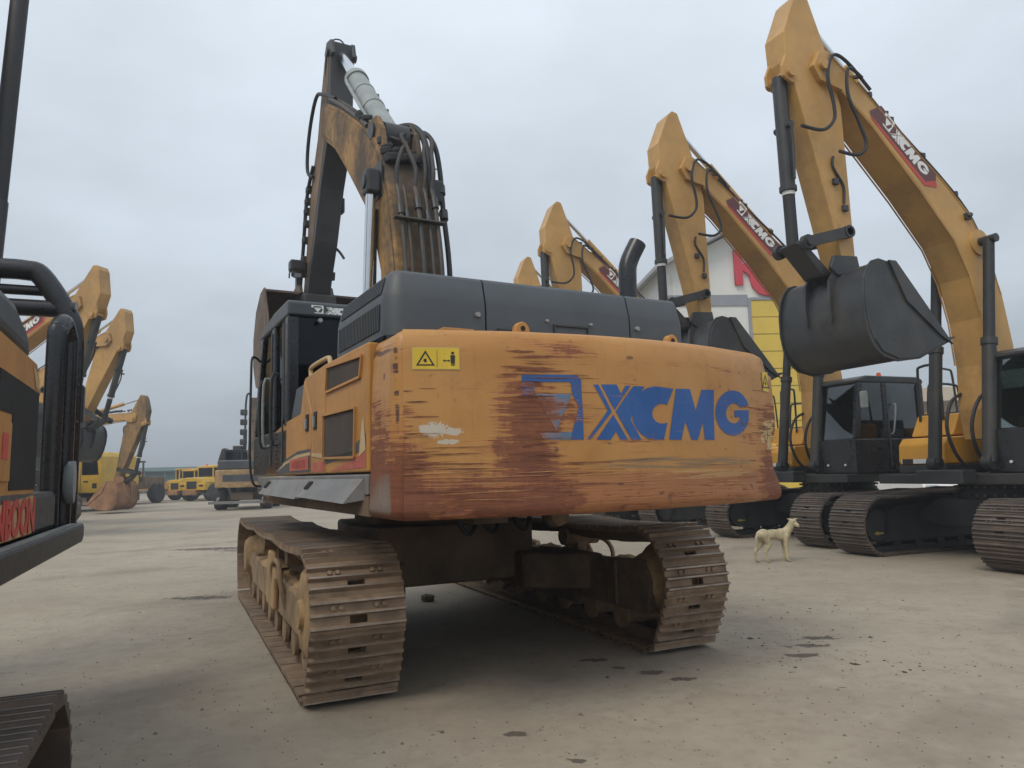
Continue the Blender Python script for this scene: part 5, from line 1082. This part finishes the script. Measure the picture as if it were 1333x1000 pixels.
m = MB(); m.prism([(-3.5,1.46),(-2.03,1.46),(-2.03,1.71),(-3.5,1.71)][::-1],0.001,0.010); di = m.build('inspection_door','paint_old',body1,bevel=0.004)
m = MB(); m.prism([(-2.2,1.55),(-2.1,1.55),(-2.1,1.66),(-2.2,1.66)][::-1],0.0105,0.013); m.build('door_label','red_paint',di)
m = MB(); m.prism([(-3.4,1.40),(-1.46,1.40),(-1.60,1.385),(-2.2,1.36),(-3.4,1.36)][::-1],0.0005,0.003); m.build('stripe','hood_grey',body1)
m = MB(); m.prism([(-3.4,1.35),(-1.46,1.385),(-1.46,1.205),(-3.4,1.205)][::-1],0.0004,0.0024); nb = m.build('name_band','cream',body1)
me = text_mesh('HINBOON',0.225,'name_lettering',0.002,0.008); me.materials.append(M['red_paint'])
o = link('name_lettering',me,nb); o.matrix_local = Matrix.Translation((0.0065,-1.93,1.285)) @ Matrix(((0,0,1,0),(1,0,0,0),(0,1,0,0),(0,0,0,1))) @ Matrix.Diagonal((0.95,1.0,1.0,1.0))
m = MB(); m.box(-0.85,-0.04,-1.40,-0.52,1.17,1.40); m.build('tool_box','black_metal',L1,bevel=0.03)
# guard: posts with rounded heads, plate between, lamp
def rail(pts,r,name='guard_rail'): m = MB(); m.tube(pts,r,14,6); return m.build(name,'black_gloss',L1,smooth=True)
rail([(-0.09,-0.44,1.17),(-0.09,-0.44,2.28),(-0.085,-0.41,2.42),(-0.075,-0.31,2.49),(-0.065,-0.20,2.42),(-0.06,-0.17,2.28),(-0.06,-0.17,1.17)],0.056)
rail([(-1.3,0.0,2.90),(-0.6,0.0,2.90),(-0.36,0.0,2.90),(-0.26,0.0,2.86),(-0.10,0.0,2.60),(-0.065,0.0,2.46),(-0.06,0.0,2.2),(-0.06,0.0,1.17)],0.070)
rail([(-1.3,0.02,2.765),(-0.5,0.02,2.765),(-0.18,0.02,2.765)],0.035)
rail([(-1.3,0.0,2.64),(-0.5,0.0,2.64),(-0.05,0.0,2.64)],0.058)
m = MB(); m.box(-0.11,-0.065,-0.38,-0.22,1.17,2.36); m.build('guard_plate','black_metal',L1,bevel=0.006)
m = MB(); m.box(-0.11,-0.03,-0.13,-0.03,1.17,2.40); m.build('guard_plate','black_gloss',L1,bevel=0.01)
for z in (1.5,1.85,2.1):
    m = MB(); m.box(-0.12,-0.002,-0.16,-0.03,z,z+0.012); m.build('step_rung','black_metal',L1)
m = MB(); m.lathe([(0.0,0.03),(0.0,0.06),(0.02,0.072),(0.06,0.072)],(-0.04,-0.24,1.45),'x',16)
for i in range(len(m.v)): m.v[i] = (m.v[i][0], m.v[i][1], 1.45+(m.v[i][2]-1.45)*1.9)
lm = m.build('side_lamp','cyl_grey',L1,smooth=True)
m = MB(); m.box(-0.06,0.02,-0.02,0.09,1.85,2.12); m.build('mirror_block','black_metal',L1,bevel=0.02)
m = MB(); m.cyl((-0.93,1.25,1.2),(-0.905,1.62,3.9),0.085,16); cy = m.build('boom_cylinder','black_metal',L1,smooth=True)
m = MB(); m.cyl((-0.905,1.62,3.9),(-0.88,2.05,7.0),0.075,16); m.build('rod_sleeve','rubber',cy,smooth=True)
m = MB(); m.prism([(0.4,1.2),(0.9,1.2),(1.2,3.5),(2.0,5.6),(3.4,7.6),(3.1,7.9),(1.3,6.0),(0.5,3.6)],-1.85,-1.35); m.build('boom','paint_boom_old',L1,bevel=0.02)
m = MB(); m.prism([(-0.6,1.17),(1.0,1.17),(1.0,1.9),(0.6,2.85),(-0.6,2.85)][::-1],-2.68,-1.95); m.build('cab','black_gloss',L1,bevel=0.05)

# ================================================================ background: vehicles on the left
def wheel(parent, c, r, w, axis='x', rim='paint_truck'):
    m = MB(); m.lathe([(-w/2,r*0.55),(-w/2,r*0.93),(-w*0.38,r),(w*0.38,r),(w/2,r*0.93),(w/2,r*0.55)],c,axis,22); t = m.build('wheel','tyre',parent,smooth=True)
    m = MB(); m.lathe([(-w*0.42,r*0.12),(-w*0.42,r*0.5),(-w*0.5,r*0.56),(w*0.5,r*0.56),(w*0.42,r*0.5),(w*0.42,r*0.12)],c,axis,18); m.build('rim',rim,t,smooth=True)
    return t
tk = thing('tipper_truck','yellow tipper truck cab half hidden behind the rusty bucket on the left','truck',(-21.9,38.0,0),R(-98)); tk.scale = (1.2,1.2,1.2)
# local +y is forward, which points right in the picture
m = MB(); m.prism([(-0.1,0.75),(1.35,0.75),(1.45,1.2),(1.30,2.25),(1.15,2.45),(-0.1,2.45)][::-1],-1.15,1.15); cb = m.build('cab','paint_truck',tk,bevel=0.05)
for sx in (-1,1):
    m = MB(); m.prism([(0.45,1.50),(1.22,1.50),(1.14,2.15),(0.45,2.15)][::-1],sx*1.152-0.004,sx*1.152+0.004); m.build('side_window','glass_dark',cb,bevel=0.004)
    m = MB(); m.box(sx*1.154-0.004,sx*1.154+0.004,0.40,0.415,0.85,2.3); m.build('door_gap','vent_dark',cb)
    m = MB(); m.box(sx*1.158-0.006,sx*1.158+0.006,0.55,0.75,1.20,1.26); m.build('door_handle','vent_dark',cb)
    m = MB(); m.box(sx*1.156-0.005,sx*1.156+0.005,0.95,1.15,0.95,1.15); m.build('step_lamp','vent_dark',cb)
    wheel(tk,(sx*1.0,-0.35,0.55),0.55,0.35,rim='tyre'); wheel(tk,(sx*1.0,-3.6,0.55),0.55,0.5); wheel(tk,(sx*1.0,-4.9,0.55),0.55,0.5)
m = MB(); m.quad((-1.0,1.40,1.45),(1.0,1.40,1.45),(1.0,1.285,2.2),(-1.0,1.285,2.2)); m.build('windscreen','glass_dark',cb)
m = MB(); m.box(-0.45,0.45,-6.0,1.2,0.55,0.74); m.box(-1.15,1.15,1.1,1.5,0.35,0.74); m.build('chassis','black_metal',tk,bevel=0.02)
m = MB(); m.prism([(-6.0,1.0),(-0.6,0.95),(-0.35,2.6),(-0.5,2.7),(-6.3,2.4)][::-1],-1.2,1.2); m.build('tipper_body','paint_truck',tk,bevel=0.03)
m = MB(); m.prism([(-1.0,0.62),(-0.85,1.12),(0.15,1.12),(0.3,0.75)],-1.2,-0.85); m.prism([(-1.0,0.62),(-0.85,1.12),(0.15,1.12),(0.3,0.75)],0.85,1.2); m.build('mudguard','paint_truck',tk)

def dumper(label, x, y, deg, s, hood='blue_panel'):
    d = thing('dump_truck',label,'dump truck',(x,y,0),R(deg),'yellow dump trucks across the yard')
    m = MB(); m.box(-1.15,1.15,-1.2,1.15,0.75,1.25); m.prism([(-1.15,1.251),(1.15,1.251),(1.0,1.55),(0.5,1.62),(-0.5,1.62),(-1.0,1.55)],0.0,1.1,'y'); b = m.build('nose','paint_truck',d,bevel=0.05)
    m = MB(); m.box(-0.45,0.45,1.1505,1.17,0.85,1.35); m.build('grille','vent_dark',b,bevel=0.01)
    m = MB(); m.quad((-0.5,1.1045,1.36),(0.5,1.1045,1.36),(0.48,0.55,1.655),(-0.48,0.55,1.655)); m.build('bonnet_panel',hood,b)
    for sx in (-1,1):
        m = MB(); m.box(sx*0.85-0.2,sx*0.85+0.2,1.1505,1.175,1.0,1.12); m.build('headlight','lens',b,bevel=0.02)
        wheel(d,(sx*1.0,0.3,0.60),0.60,0.5); wheel(d,(sx*1.0,-3.2,0.60),0.60,0.5); wheel(d,(sx*1.0,-4.6,0.60),0.60,0.5)
        m = MB(); m.box(sx*1.05-0.12,sx*1.05+0.12,-0.35,0.85,1.2505,1.33); m.build('mudguard','paint_truck',d,bevel=0.02)
    m = MB(); m.box(-0.72,0.72,-0.95,-0.05,1.252,1.65); m.box(-0.75,0.75,-0.98,-0.02,2.28,2.40)
    for px in (-0.72,0.64):
        for py in (-0.95,-0.15): m.box(px,px+0.08,py,py+0.08,1.6505,2.2795)
    c = m.build('cab','paint_truck',d,bevel=0.02)
    m = MB(); m.box(-0.64,0.64,-0.10,-0.09,1.66,2.27); m.build('windscreen','glass_dark',c)
    m = MB(); m.box(-0.64,0.64,-0.90,-0.89,1.66,2.27); m.build('rear_window','glass_dark',c)
    m = MB(); m.cyl((0.3,-0.5,2.401),(0.3,-0.5,2.55),0.05,8); m.build('beacon','beacon',c)
    m = MB(); m.prism([(-6.0,1.3),(-1.3,1.1),(-1.05,2.45),(-1.6,2.5),(-6.2,2.3)][::-1],-1.3,1.3); m.build('skip_body','paint_truck',d,bevel=0.03)
    m = MB(); m.box(-0.5,0.5,-5.5,1.3,0.55,0.7495); m.box(-0.6,0.6,1.1505,1.35,0.42,0.75); m.build('chassis','bucket_rust',d,bevel=0.02)
    d.scale = (s,s,s); return d
dumper('larger yellow dump truck of the distant pair, seen head-on with a pale bonnet', -21.1,50.0,158,0.97,'blue_panel')
dumper('smaller yellow dump truck, left of the distant pair and partly behind the larger', -23.6,53.0,152,0.90,'hood_grey')
def loader(label, x, y, deg, col='paint_truck', s=1.0):
    d = thing('wheel_loader',label,'loader',(x,y,0),R(deg),'small machines across the yard')
    m = MB(); m.prism([(-2.2,0.9),(-0.2,0.8),(-0.2,1.5),(-2.2,1.45)][::-1],-0.7,0.7); m.build('engine_cover',col,d,bevel=0.05)
    m = MB(); m.box(-0.65,0.65,-0.2,0.9,0.8,1.2); m.box(-0.7,0.7,-0.25,0.95,2.25,2.35)
    for px in (-0.65,0.57):
        for py in (-0.2,0.82): m.box(px,px+0.08,py,py+0.08,1.2005,2.2495)
    c = m.build('cab',col,d,bevel=0.015); m = MB(); m.box(-0.57,0.57,0.85,0.86,1.21,2.24); m.build('windscreen','glass_dark',c)
    for sx in (-1,1):
        wheel(d,(sx*0.8,1.3,0.55),0.55,0.42); wheel(d,(sx*0.8,-1.2,0.55),0.55,0.42)
        m = MB(); m.obox((sx*0.4,0.9,1.3),(sx*0.4,2.6,0.5),0.12,0.25); m.build('lift_arm',col,d)
    m = MB(); m.prism([(2.4,0.15),(3.1,0.05),(3.2,0.12),(2.6,0.3),(2.55,0.7),(2.75,1.0),(2.65,1.05),(2.4,0.75)],-1.0,1.0); m.build('bucket','bucket_brown',d)
    d.scale = (s,s,s); return d
loader('small dusty yellow loader far off, beside the green shed', -26.6,52.0,120,'paint_new',0.9)
loader('dusty brown loader far off, right of the yellow dump trucks', -20.2,56.0,60,'mud_yellow',0.9)
loader('dark old loader with a big tyre standing behind the low-boomed excavator', -24.3,46.5,175,'frame_dirty',1.15)
loader('pale dusty loader beyond the wheeled excavator', -18.6,60.0,-60,'cream',1.0)

loader('tiny yellow loader on the horizon between the green shed and the dump trucks', -30.4,68.0,40,'paint_truck',1.05)
loader('tiny orange loader on the horizon beside the beige shed', -22.6,74.0,-30,'paint_old',1.05)
# the wheeled excavator seen from behind, beside the old digger's cab
we = thing('wheeled_excavator','dusty orange wheeled excavator seen from behind, left of the old cab','excavator',(-13.0,36.0,0),R(10))
for sx in (-1,1):
    for yy in (-1.2,1.4): wheel(we,(sx*1.02,yy,0.52),0.52,0.5,rim='tyre')
m = MB(); m.box(-0.5,0.5,-1.9,2.2,0.45,0.80); m.box(-1.2,1.2,-1.35,-1.05,0.42,0.62); m.box(-1.2,1.2,1.25,1.55,0.42,0.62); m.build('chassis','frame_dirty',we,bevel=0.02)
m = MB(); m.cyl((0,0,0.8005),(0,0,1.02),0.55,24); m.build('swing_ring','black_metal',we,smooth=True)
m = MB(); m.prism([(-1.2,-1.5),(1.2,-1.5),(1.2,-1.9),(0.7,-2.15),(-0.7,-2.15),(-1.2,-1.9)],1.02,1.85,'z'); c = m.build('counterweight','mud_yellow',we,bevel=0.06,seg=3)
m = MB(); m.box(-0.8,0.8,-2.16,-2.152,1.30,1.62); m.build('worn_lettering','hood_grey',c)
m = MB(); m.box(-1.15,1.15,-1.49,1.2,1.025,1.25); m.build('deck','frame_dirty',we)
m = MB(); m.box(-1.1,1.1,-1.85,-0.2,1.86,2.30); m.build('engine_hood','hood_grey',we,bevel=0.06)
m = MB(); m.box(-1.15,-0.3,-0.15,1.2,1.2505,1.8); m.box(-1.18,-0.27,-0.18,1.22,2.75,2.85)
for px in (-1.15,-0.38):
    for py in (-0.15,1.1): m.box(px,px+0.08,py,py+0.1,1.8005,2.7495)
c = m.build('cab','black_gloss',we,bevel=0.02); m = MB(); m.box(-1.07,-0.385,-0.11,-0.10,1.81,2.74); m.build('rear_window','glass_dark',c)
m = MB(); m.prism([(0.2,1.3),(0.7,1.3),(1.2,2.8),(1.35,4.4),(1.15,5.5),(0.85,5.5),(0.9,4.3),(0.7,2.9)],-0.2,0.35); b = m.build('boom','frame_dirty',we,bevel=0.02)
for x in (-0.42,0.48):
    m = MB(); m.cyl((x,0.9,1.4),(x,1.1,3.9),0.09,12); m.build('boom_cylinder','black_metal',b,smooth=True)
m = MB(); m.tube([(-0.35,0.8,2.6),(-0.38,0.85,4.6),(-0.34,0.95,5.6),(-0.2,1.05,5.65),(-0.12,1.0,5.0),(-0.12,0.9,3.0)],0.05,8,4); m.build('hose','rubber',b,smooth=True)
for k in range(4):
    m = MB(); z = 3.1+0.5*k; m.box(-0.62,-0.3,0.75,1.0,z,z+0.3); m.build('valve_block','black_metal',b,bevel=0.04)
m = MB(); m.prism([(-1.55,2.2),(-1.35,2.9),(-1.2,2.95),(-0.85,2.55),(-0.85,2.32)],0.2,0.9,'y'); m.build('tool_bracket','black_metal',we,bevel=0.02)
m = MB(); m.box(-0.84,-0.45,0.2,0.8,2.86,3.05); m.build('roof_box','black_metal',we,bevel=0.04)
m = MB(); m.box(-1.3,1.1,-2.6,-2.2,0.30,0.42); m.obox((-1.0,-2.2,0.42),(-1.0,-1.9,0.55),0.1,0.1); m.obox((1.0,-2.2,0.42),(1.0,-1.9,0.55),0.1,0.1); m.build('dozer_blade','sill_grey',we)

# ================================================================ background: buildings
gs = thing('storage_shed','long low dark green shed on the far left horizon','shed',(-41,86,0),R(6))
m = MB(); m.box(-11,11,-3,3,0,2.4); m.build('wall','shed_green',gs)
m = MB(); m.prism([(-3.4,2.401),(3.4,2.401),(3.4,2.5),(0,2.95),(-3.4,2.5)],-11.4,11.4); m.build('roof','shed_green',gs)
for k in range(10):
    m = MB(); x = -9.9+2.2*k; m.box(x-0.05,x+0.05,-3.03,-3.0005,0,2.4); m.build('wall_post','band_grey',gs)
bs = thing('storage_shed','pale beige roofed shed far off beyond the loaders','shed',(-31.5,92,0),R(-4))
m = MB(); m.box(-5,5,-3,3,0,2.5); m.build('wall','wall_beige',bs)
m = MB(); m.prism([(-3.5,2.501),(3.5,2.501),(3.5,2.6),(0,3.5),(-3.5,2.6)],-5.4,5.4); m.build('roof','cream',bs)

wb = thing('showroom','tall white gabled building with red lettering and yellow cladding, behind the right row','building',(12.6,40.0,0),R(4))
# facade faces the camera; local x across, y into the building
X0, X1, ZE, ZP = -3.95, 4.0, 12.55, 14.6
m = MB(); m.prism([(X0,0),(X1,0),(X1,ZE),((X0+X1)/2,ZP-0.15),(X0,ZE)],0.0,14.0,'y'); wl = m.build('wall','wall_white',wb)
for sgn,a,b_ in ((-1,X0-0.75,(X0+X1)/2),(1,X1+0.75,(X0+X1)/2)):
    m = MB(); za = ZE-0.38; zb_ = ZP; m.add([(a,-0.9,za),(b_,-0.9,zb_),(b_,14.5,zb_),(a,14.5,za),(a,-0.9,za+0.22),(b_,-0.9,zb_+0.22),(b_,14.5,zb_+0.22),(a,14.5,za+0.22)],[(0,3,2,1),(4,5,6,7),(0,1,5,4),(1,2,6,5),(2,3,7,6),(3,0,4,7)]); m.build('roof','roof_grey',wb)
m = MB(); m.box(X0-0.02,0.70,-0.06,-0.001,10.30,10.92); m.build('band','band_grey',wb)
m = MB(); m.box(0.70,0.86,-0.10,-0.001,0.3,10.72); m.build('corner_trim','band_grey',wb)
m = MB(); m.box(0.861,X1+0.02,-0.12,-0.001,10.60,10.75); m.build('cap_trim','band_grey',wb)
for k in range(11):
    z0 = 10.59-0.97*(k+1); m = MB(); m.box(0.862,X1+0.02,-0.07-0.008*(k%2),-0.001,max(0.1,z0+0.035),z0+0.965); m.build('cladding_board','cladding_yellow',wb)
m = MB(); m.box(0.8615,X1,-0.03,-0.0011,0.1,10.58); m.build('cladding_backing','vent_dark',wb)
for ch, x, z, sz in (('R',0.72,12.35,2.7),('O',1.95,11.72,2.7)):
    me = text_mesh(ch,sz,'sign_letter',0.09,0.09); me.materials.append(M['red_letters']); o = link('sign_letter',me,wb); o.rotation_euler.x = math.pi/2; o.location = (x,-0.11,z)
m = MB(); m.box(X0+0.4,X0+0.65,-0.05,-0.001,0,12.0); m.build('downpipe','wall_white',wb)
rb = thing('warehouse','low beige warehouse with a flat overhanging roof at the far right','building',(30.0,47.0,0),R(-8))
m = MB(); m.box(-9,9,0.6,12,0,5.2); m.build('wall','wall_beige',rb)
m = MB(); m.box(-9.6,9.6,-0.8,12.5,5.2005,6.1); m.build('roof','wall_beige',rb,bevel=0.03)
for k in range(7):
    m = MB(); x = -8.6+2.8*k; m.box(x,x+0.35,-0.3,0.05,0,5.1995); m.build('column','wall_beige',rb)
    m = MB(); m.box(x+0.7,x+2.2,0.56,0.599,3.4,4.6); f = m.build('window','lens',rb)
    m = MB(); m.box(x+0.6,x+2.3,0.53,0.5595,3.28,3.39); m.build('window_sill','wall_white',rb)

car = thing('car','white car beyond the right row, just its bonnet showing under a boom cylinder','car',(12.3,22.6,0),R(178))
m = MB(); m.prism([(-2.1,0.35),(2.0,0.35),(2.15,0.6),(2.05,0.82),(1.0,0.98),(0.35,1.02),(-1.6,1.02),(-2.15,0.9)],-0.86,0.86); cbod = m.build('body','car_white',car,bevel=0.08,seg=3)
m = MB(); m.prism([(0.95,1.0),(0.2,1.48),(-1.1,1.50),(-1.9,1.02)],-0.72,0.72); m.build('cabin','glass_dark',car,bevel=0.06,seg=3)
m = MB(); m.prism([(0.22,1.492),(-1.1,1.512),(-1.15,1.53),(0.18,1.515)],-0.68,0.68); m.build('roof','car_white',car)
for sx in (-1,1):
    for yy in (-1.3,1.35): wheel(car,(sx*0.78,yy,0.31),0.31,0.2,rim='cyl_grey')
    m = MB(); m.box(sx*0.62-0.17,sx*0.62+0.17,2.03,2.13,0.62,0.76); m.build('headlight','lens',cbod,bevel=0.03)
m = MB(); m.box(-0.42,0.42,2.06,2.155,0.45,0.66); m.build('grille','vent_dark',cbod,bevel=0.02)

# ================================================================ dog
def ellipsoid(m, c, r, rx=0.0, n=14, k=10):
    vs = []
    for i in range(k+1):
        th = math.pi*i/k
        for j in range(n):
            ph = 2*math.pi*j/n; vs.append(Vector((r[0]*math.sin(th)*math.cos(ph), r[1]*math.cos(th), r[2]*math.sin(th)*math.sin(ph))))
    q = Matrix.Rotation(rx,3,'X'); vs = [q@v+Vector(c) for v in vs]
    m.add(vs,[(i*n+j,i*n+(j+1)%n,(i+1)*n+(j+1)%n,(i+1)*n+j) for i in range(k) for j in range(n)])
def limb(m, pts):                                       # tapered chain of (x, y, z, r)
    for a, b in zip(pts[:-1],pts[1:]):
        m.cyl(a[:3],b[:3],a[3],12,b[3]); ellipsoid(m,b[:3],(b[3],)*3,n=12,k=8)
    ellipsoid(m,pts[0][:3],(pts[0][3],)*3,n=12,k=8)
dog = thing('dog','thin pale tan dog standing in the yard, looking round','dog',(3.86,11.12,0),R(-78))
d = MB()   # +y is the dog's front, which points right in the picture
ellipsoid(d,(0,0.13,0.395),(0.074,0.15,0.098)); ellipsoid(d,(0,-0.02,0.405),(0.066,0.17,0.078)); ellipsoid(d,(0,-0.175,0.41),(0.068,0.105,0.085))
limb(d,[(0,0.20,0.43,0.072),(0.004,0.26,0.49,0.060),(0.012,0.295,0.545,0.053)])
ellipsoid(d,(0.024,0.312,0.572),(0.062,0.058,0.056)); limb(d,[(0.055,0.322,0.556,0.041),(0.095,0.335,0.534,0.031),(0.120,0.342,0.524,0.024)])
for sx,yo,fo in ((1,0.0,0.03),(-1,0.03,-0.02)):
    limb(d,[(sx*0.052,0.17+yo*0.4,0.37,0.046),(sx*0.056,0.150+yo,0.24,0.032),(sx*0.056,0.165+yo,0.135,0.024),(sx*0.056,0.165+yo,0.045,0.021),(sx*0.056,0.185+yo,0.018,0.019),(sx*0.056,0.215+yo,0.014,0.014)])
for sx,yo in ((1,0.055),(-1,-0.06)):
    limb(d,[(sx*0.05,-0.19,0.40,0.064),(sx*0.058,-0.150+yo*0.5,0.275,0.045),(sx*0.058,-0.235+yo,0.165,0.026),(sx*0.058,-0.225+yo,0.05,0.021),(sx*0.058,-0.205+yo,0.018,0.019),(sx*0.058,-0.18+yo,0.014,0.014)])
limb(d,[(0,-0.265,0.43,0.024),(0,-0.292,0.37,0.018),(0,-0.296,0.29,0.013),(0,-0.285,0.23,0.008)])
for sx in (-1,1):
    limb(d,[(0.012,0.318+sx*0.036,0.612,0.020),(0.010,0.318+sx*0.062,0.622,0.013),(0.010,0.318+sx*0.092,0.626,0.006)])
db = d.build('body','fur',dog,smooth=True)
rm = db.modifiers.new('skin','REMESH'); rm.mode = 'VOXEL'; rm.voxel_size = 0.0085; rm.use_smooth_shade = True
sm_ = db.modifiers.new('soft','SMOOTH'); sm_.factor = 0.6; sm_.iterations = 4
m = MB(); ellipsoid(m,(0.142,0.347,0.530),(0.011,0.012,0.010),n=10,k=8); m.build('nose','fur_dark',db,smooth=True)
for sx in (-1,1):
    m = MB(); ellipsoid(m,(0.079,0.326+sx*0.026,0.585),(0.010,0.010,0.010),n=8,k=6); m.build('eye','fur_dark',db,smooth=True)

# ================================================================ small stones
def stone(x, y, r, label):
    m = MB(); pts = []
    for i in range(5):
        for j in range(8):
            th = math.pi*(i+0.5)/5; ph = 2*math.pi*j/8; q = r*(0.75+0.5*random.random()); pts.append((q*1.2*math.sin(th)*math.cos(ph), q*math.sin(th)*math.sin(ph), max(0.0,r*0.5+q*0.55*math.cos(th))))
    m.add(pts,[(i*8+j,i*8+(j+1)%8,(i+1)*8+(j+1)%8,(i+1)*8+j) for i in range(4) for j in range(8)]+[tuple(range(8)),tuple(range(32,40))])
    o = m.build('stone','stone',None); o.location = (x,y,0.001); tag(o,label,'stone')
stone(-1.02,8.55,0.07,'small brown stone on the bright floor beside the left track')
gv = MB()
for k in range(2600):
    y = 2.4+14*random.random()**1.6; x = random.uniform(-0.75,0.75)*y; r = random.uniform(0.003,0.009)*(1 if random.random() < 0.95 else 2.0)
    o_ = [(x+r*random.uniform(0.6,1.3)*math.cos(t), y+r*random.uniform(0.6,1.3)*math.sin(t), 0.0005) for t in (0,1.26,2.5,3.8,5.0)]
    gv.add(o_+[(x,y,r*0.9)],[(i,(i+1)%5,5) for i in range(5)])
tag(gv.build('gravel','stone'),'scattered grit and small stones on the concrete','gravel',kind='stuff')

cd_ = MB()
for (cx,cy,n,sp) in ((2.3,6.2,60,0.45),(2.0,5.6,30,0.3),(2.8,5.4,50,0.35),(0.9,5.4,10,0.3),(3.2,7.6,40,0.6),(-3.8,9.5,30,0.6),(-5.4,15.3,60,0.9),(0.3,4.1,14,0.5)):
    for k in range(n):
        x = random.gauss(cx,sp); y = random.gauss(cy,sp*0.45); r = 0.004+0.010*random.random()**2.5*(1.0 if random.random() < 0.9 else 2.0)
        o_ = [(x+r*random.uniform(0.6,1.6)*math.cos(t), y+r*random.uniform(0.6,1.4)*math.sin(t), 0.0006) for t in (0,0.9,1.8,2.7,3.6,4.5,5.4)]
        cd_.add(o_+[(x+r*0.2,y,r*0.55),(x-r*0.2,y+r*0.1,r*0.5)],[(i,(i+1)%7,7 if i in (6,0,1,5) else 8) for i in range(7)]+[(2,8,7),(5,7,8)])
tag(cd_.build('mud_crumbs','clod'),'dark crumbs of mud dropped on the concrete','mud crumbs',kind='stuff')

# humid air: one even volume round the whole yard
hz = MB(); hz.box(-700,700,-300,1300,-1.0,17.5)
hm = bpy.data.materials.new('humid_air'); hm.use_nodes = True; ht = hm.node_tree; ht.nodes.clear()
ho = ht.nodes.new('ShaderNodeOutputMaterial'); pv = ht.nodes.new('ShaderNodeVolumePrincipled'); pv.inputs['Color'].default_value = (0.86,0.90,0.95,1); pv.inputs['Density'].default_value = 0.0028; pv.inputs['Anisotropy'].default_value = 0.25
ht.links.new(pv.outputs[0], ho.inputs['Volume']); M['humid_air'] = hm
tag(hz.build('haze','humid_air'),'thin humid haze over the whole yard','haze',kind='stuff')
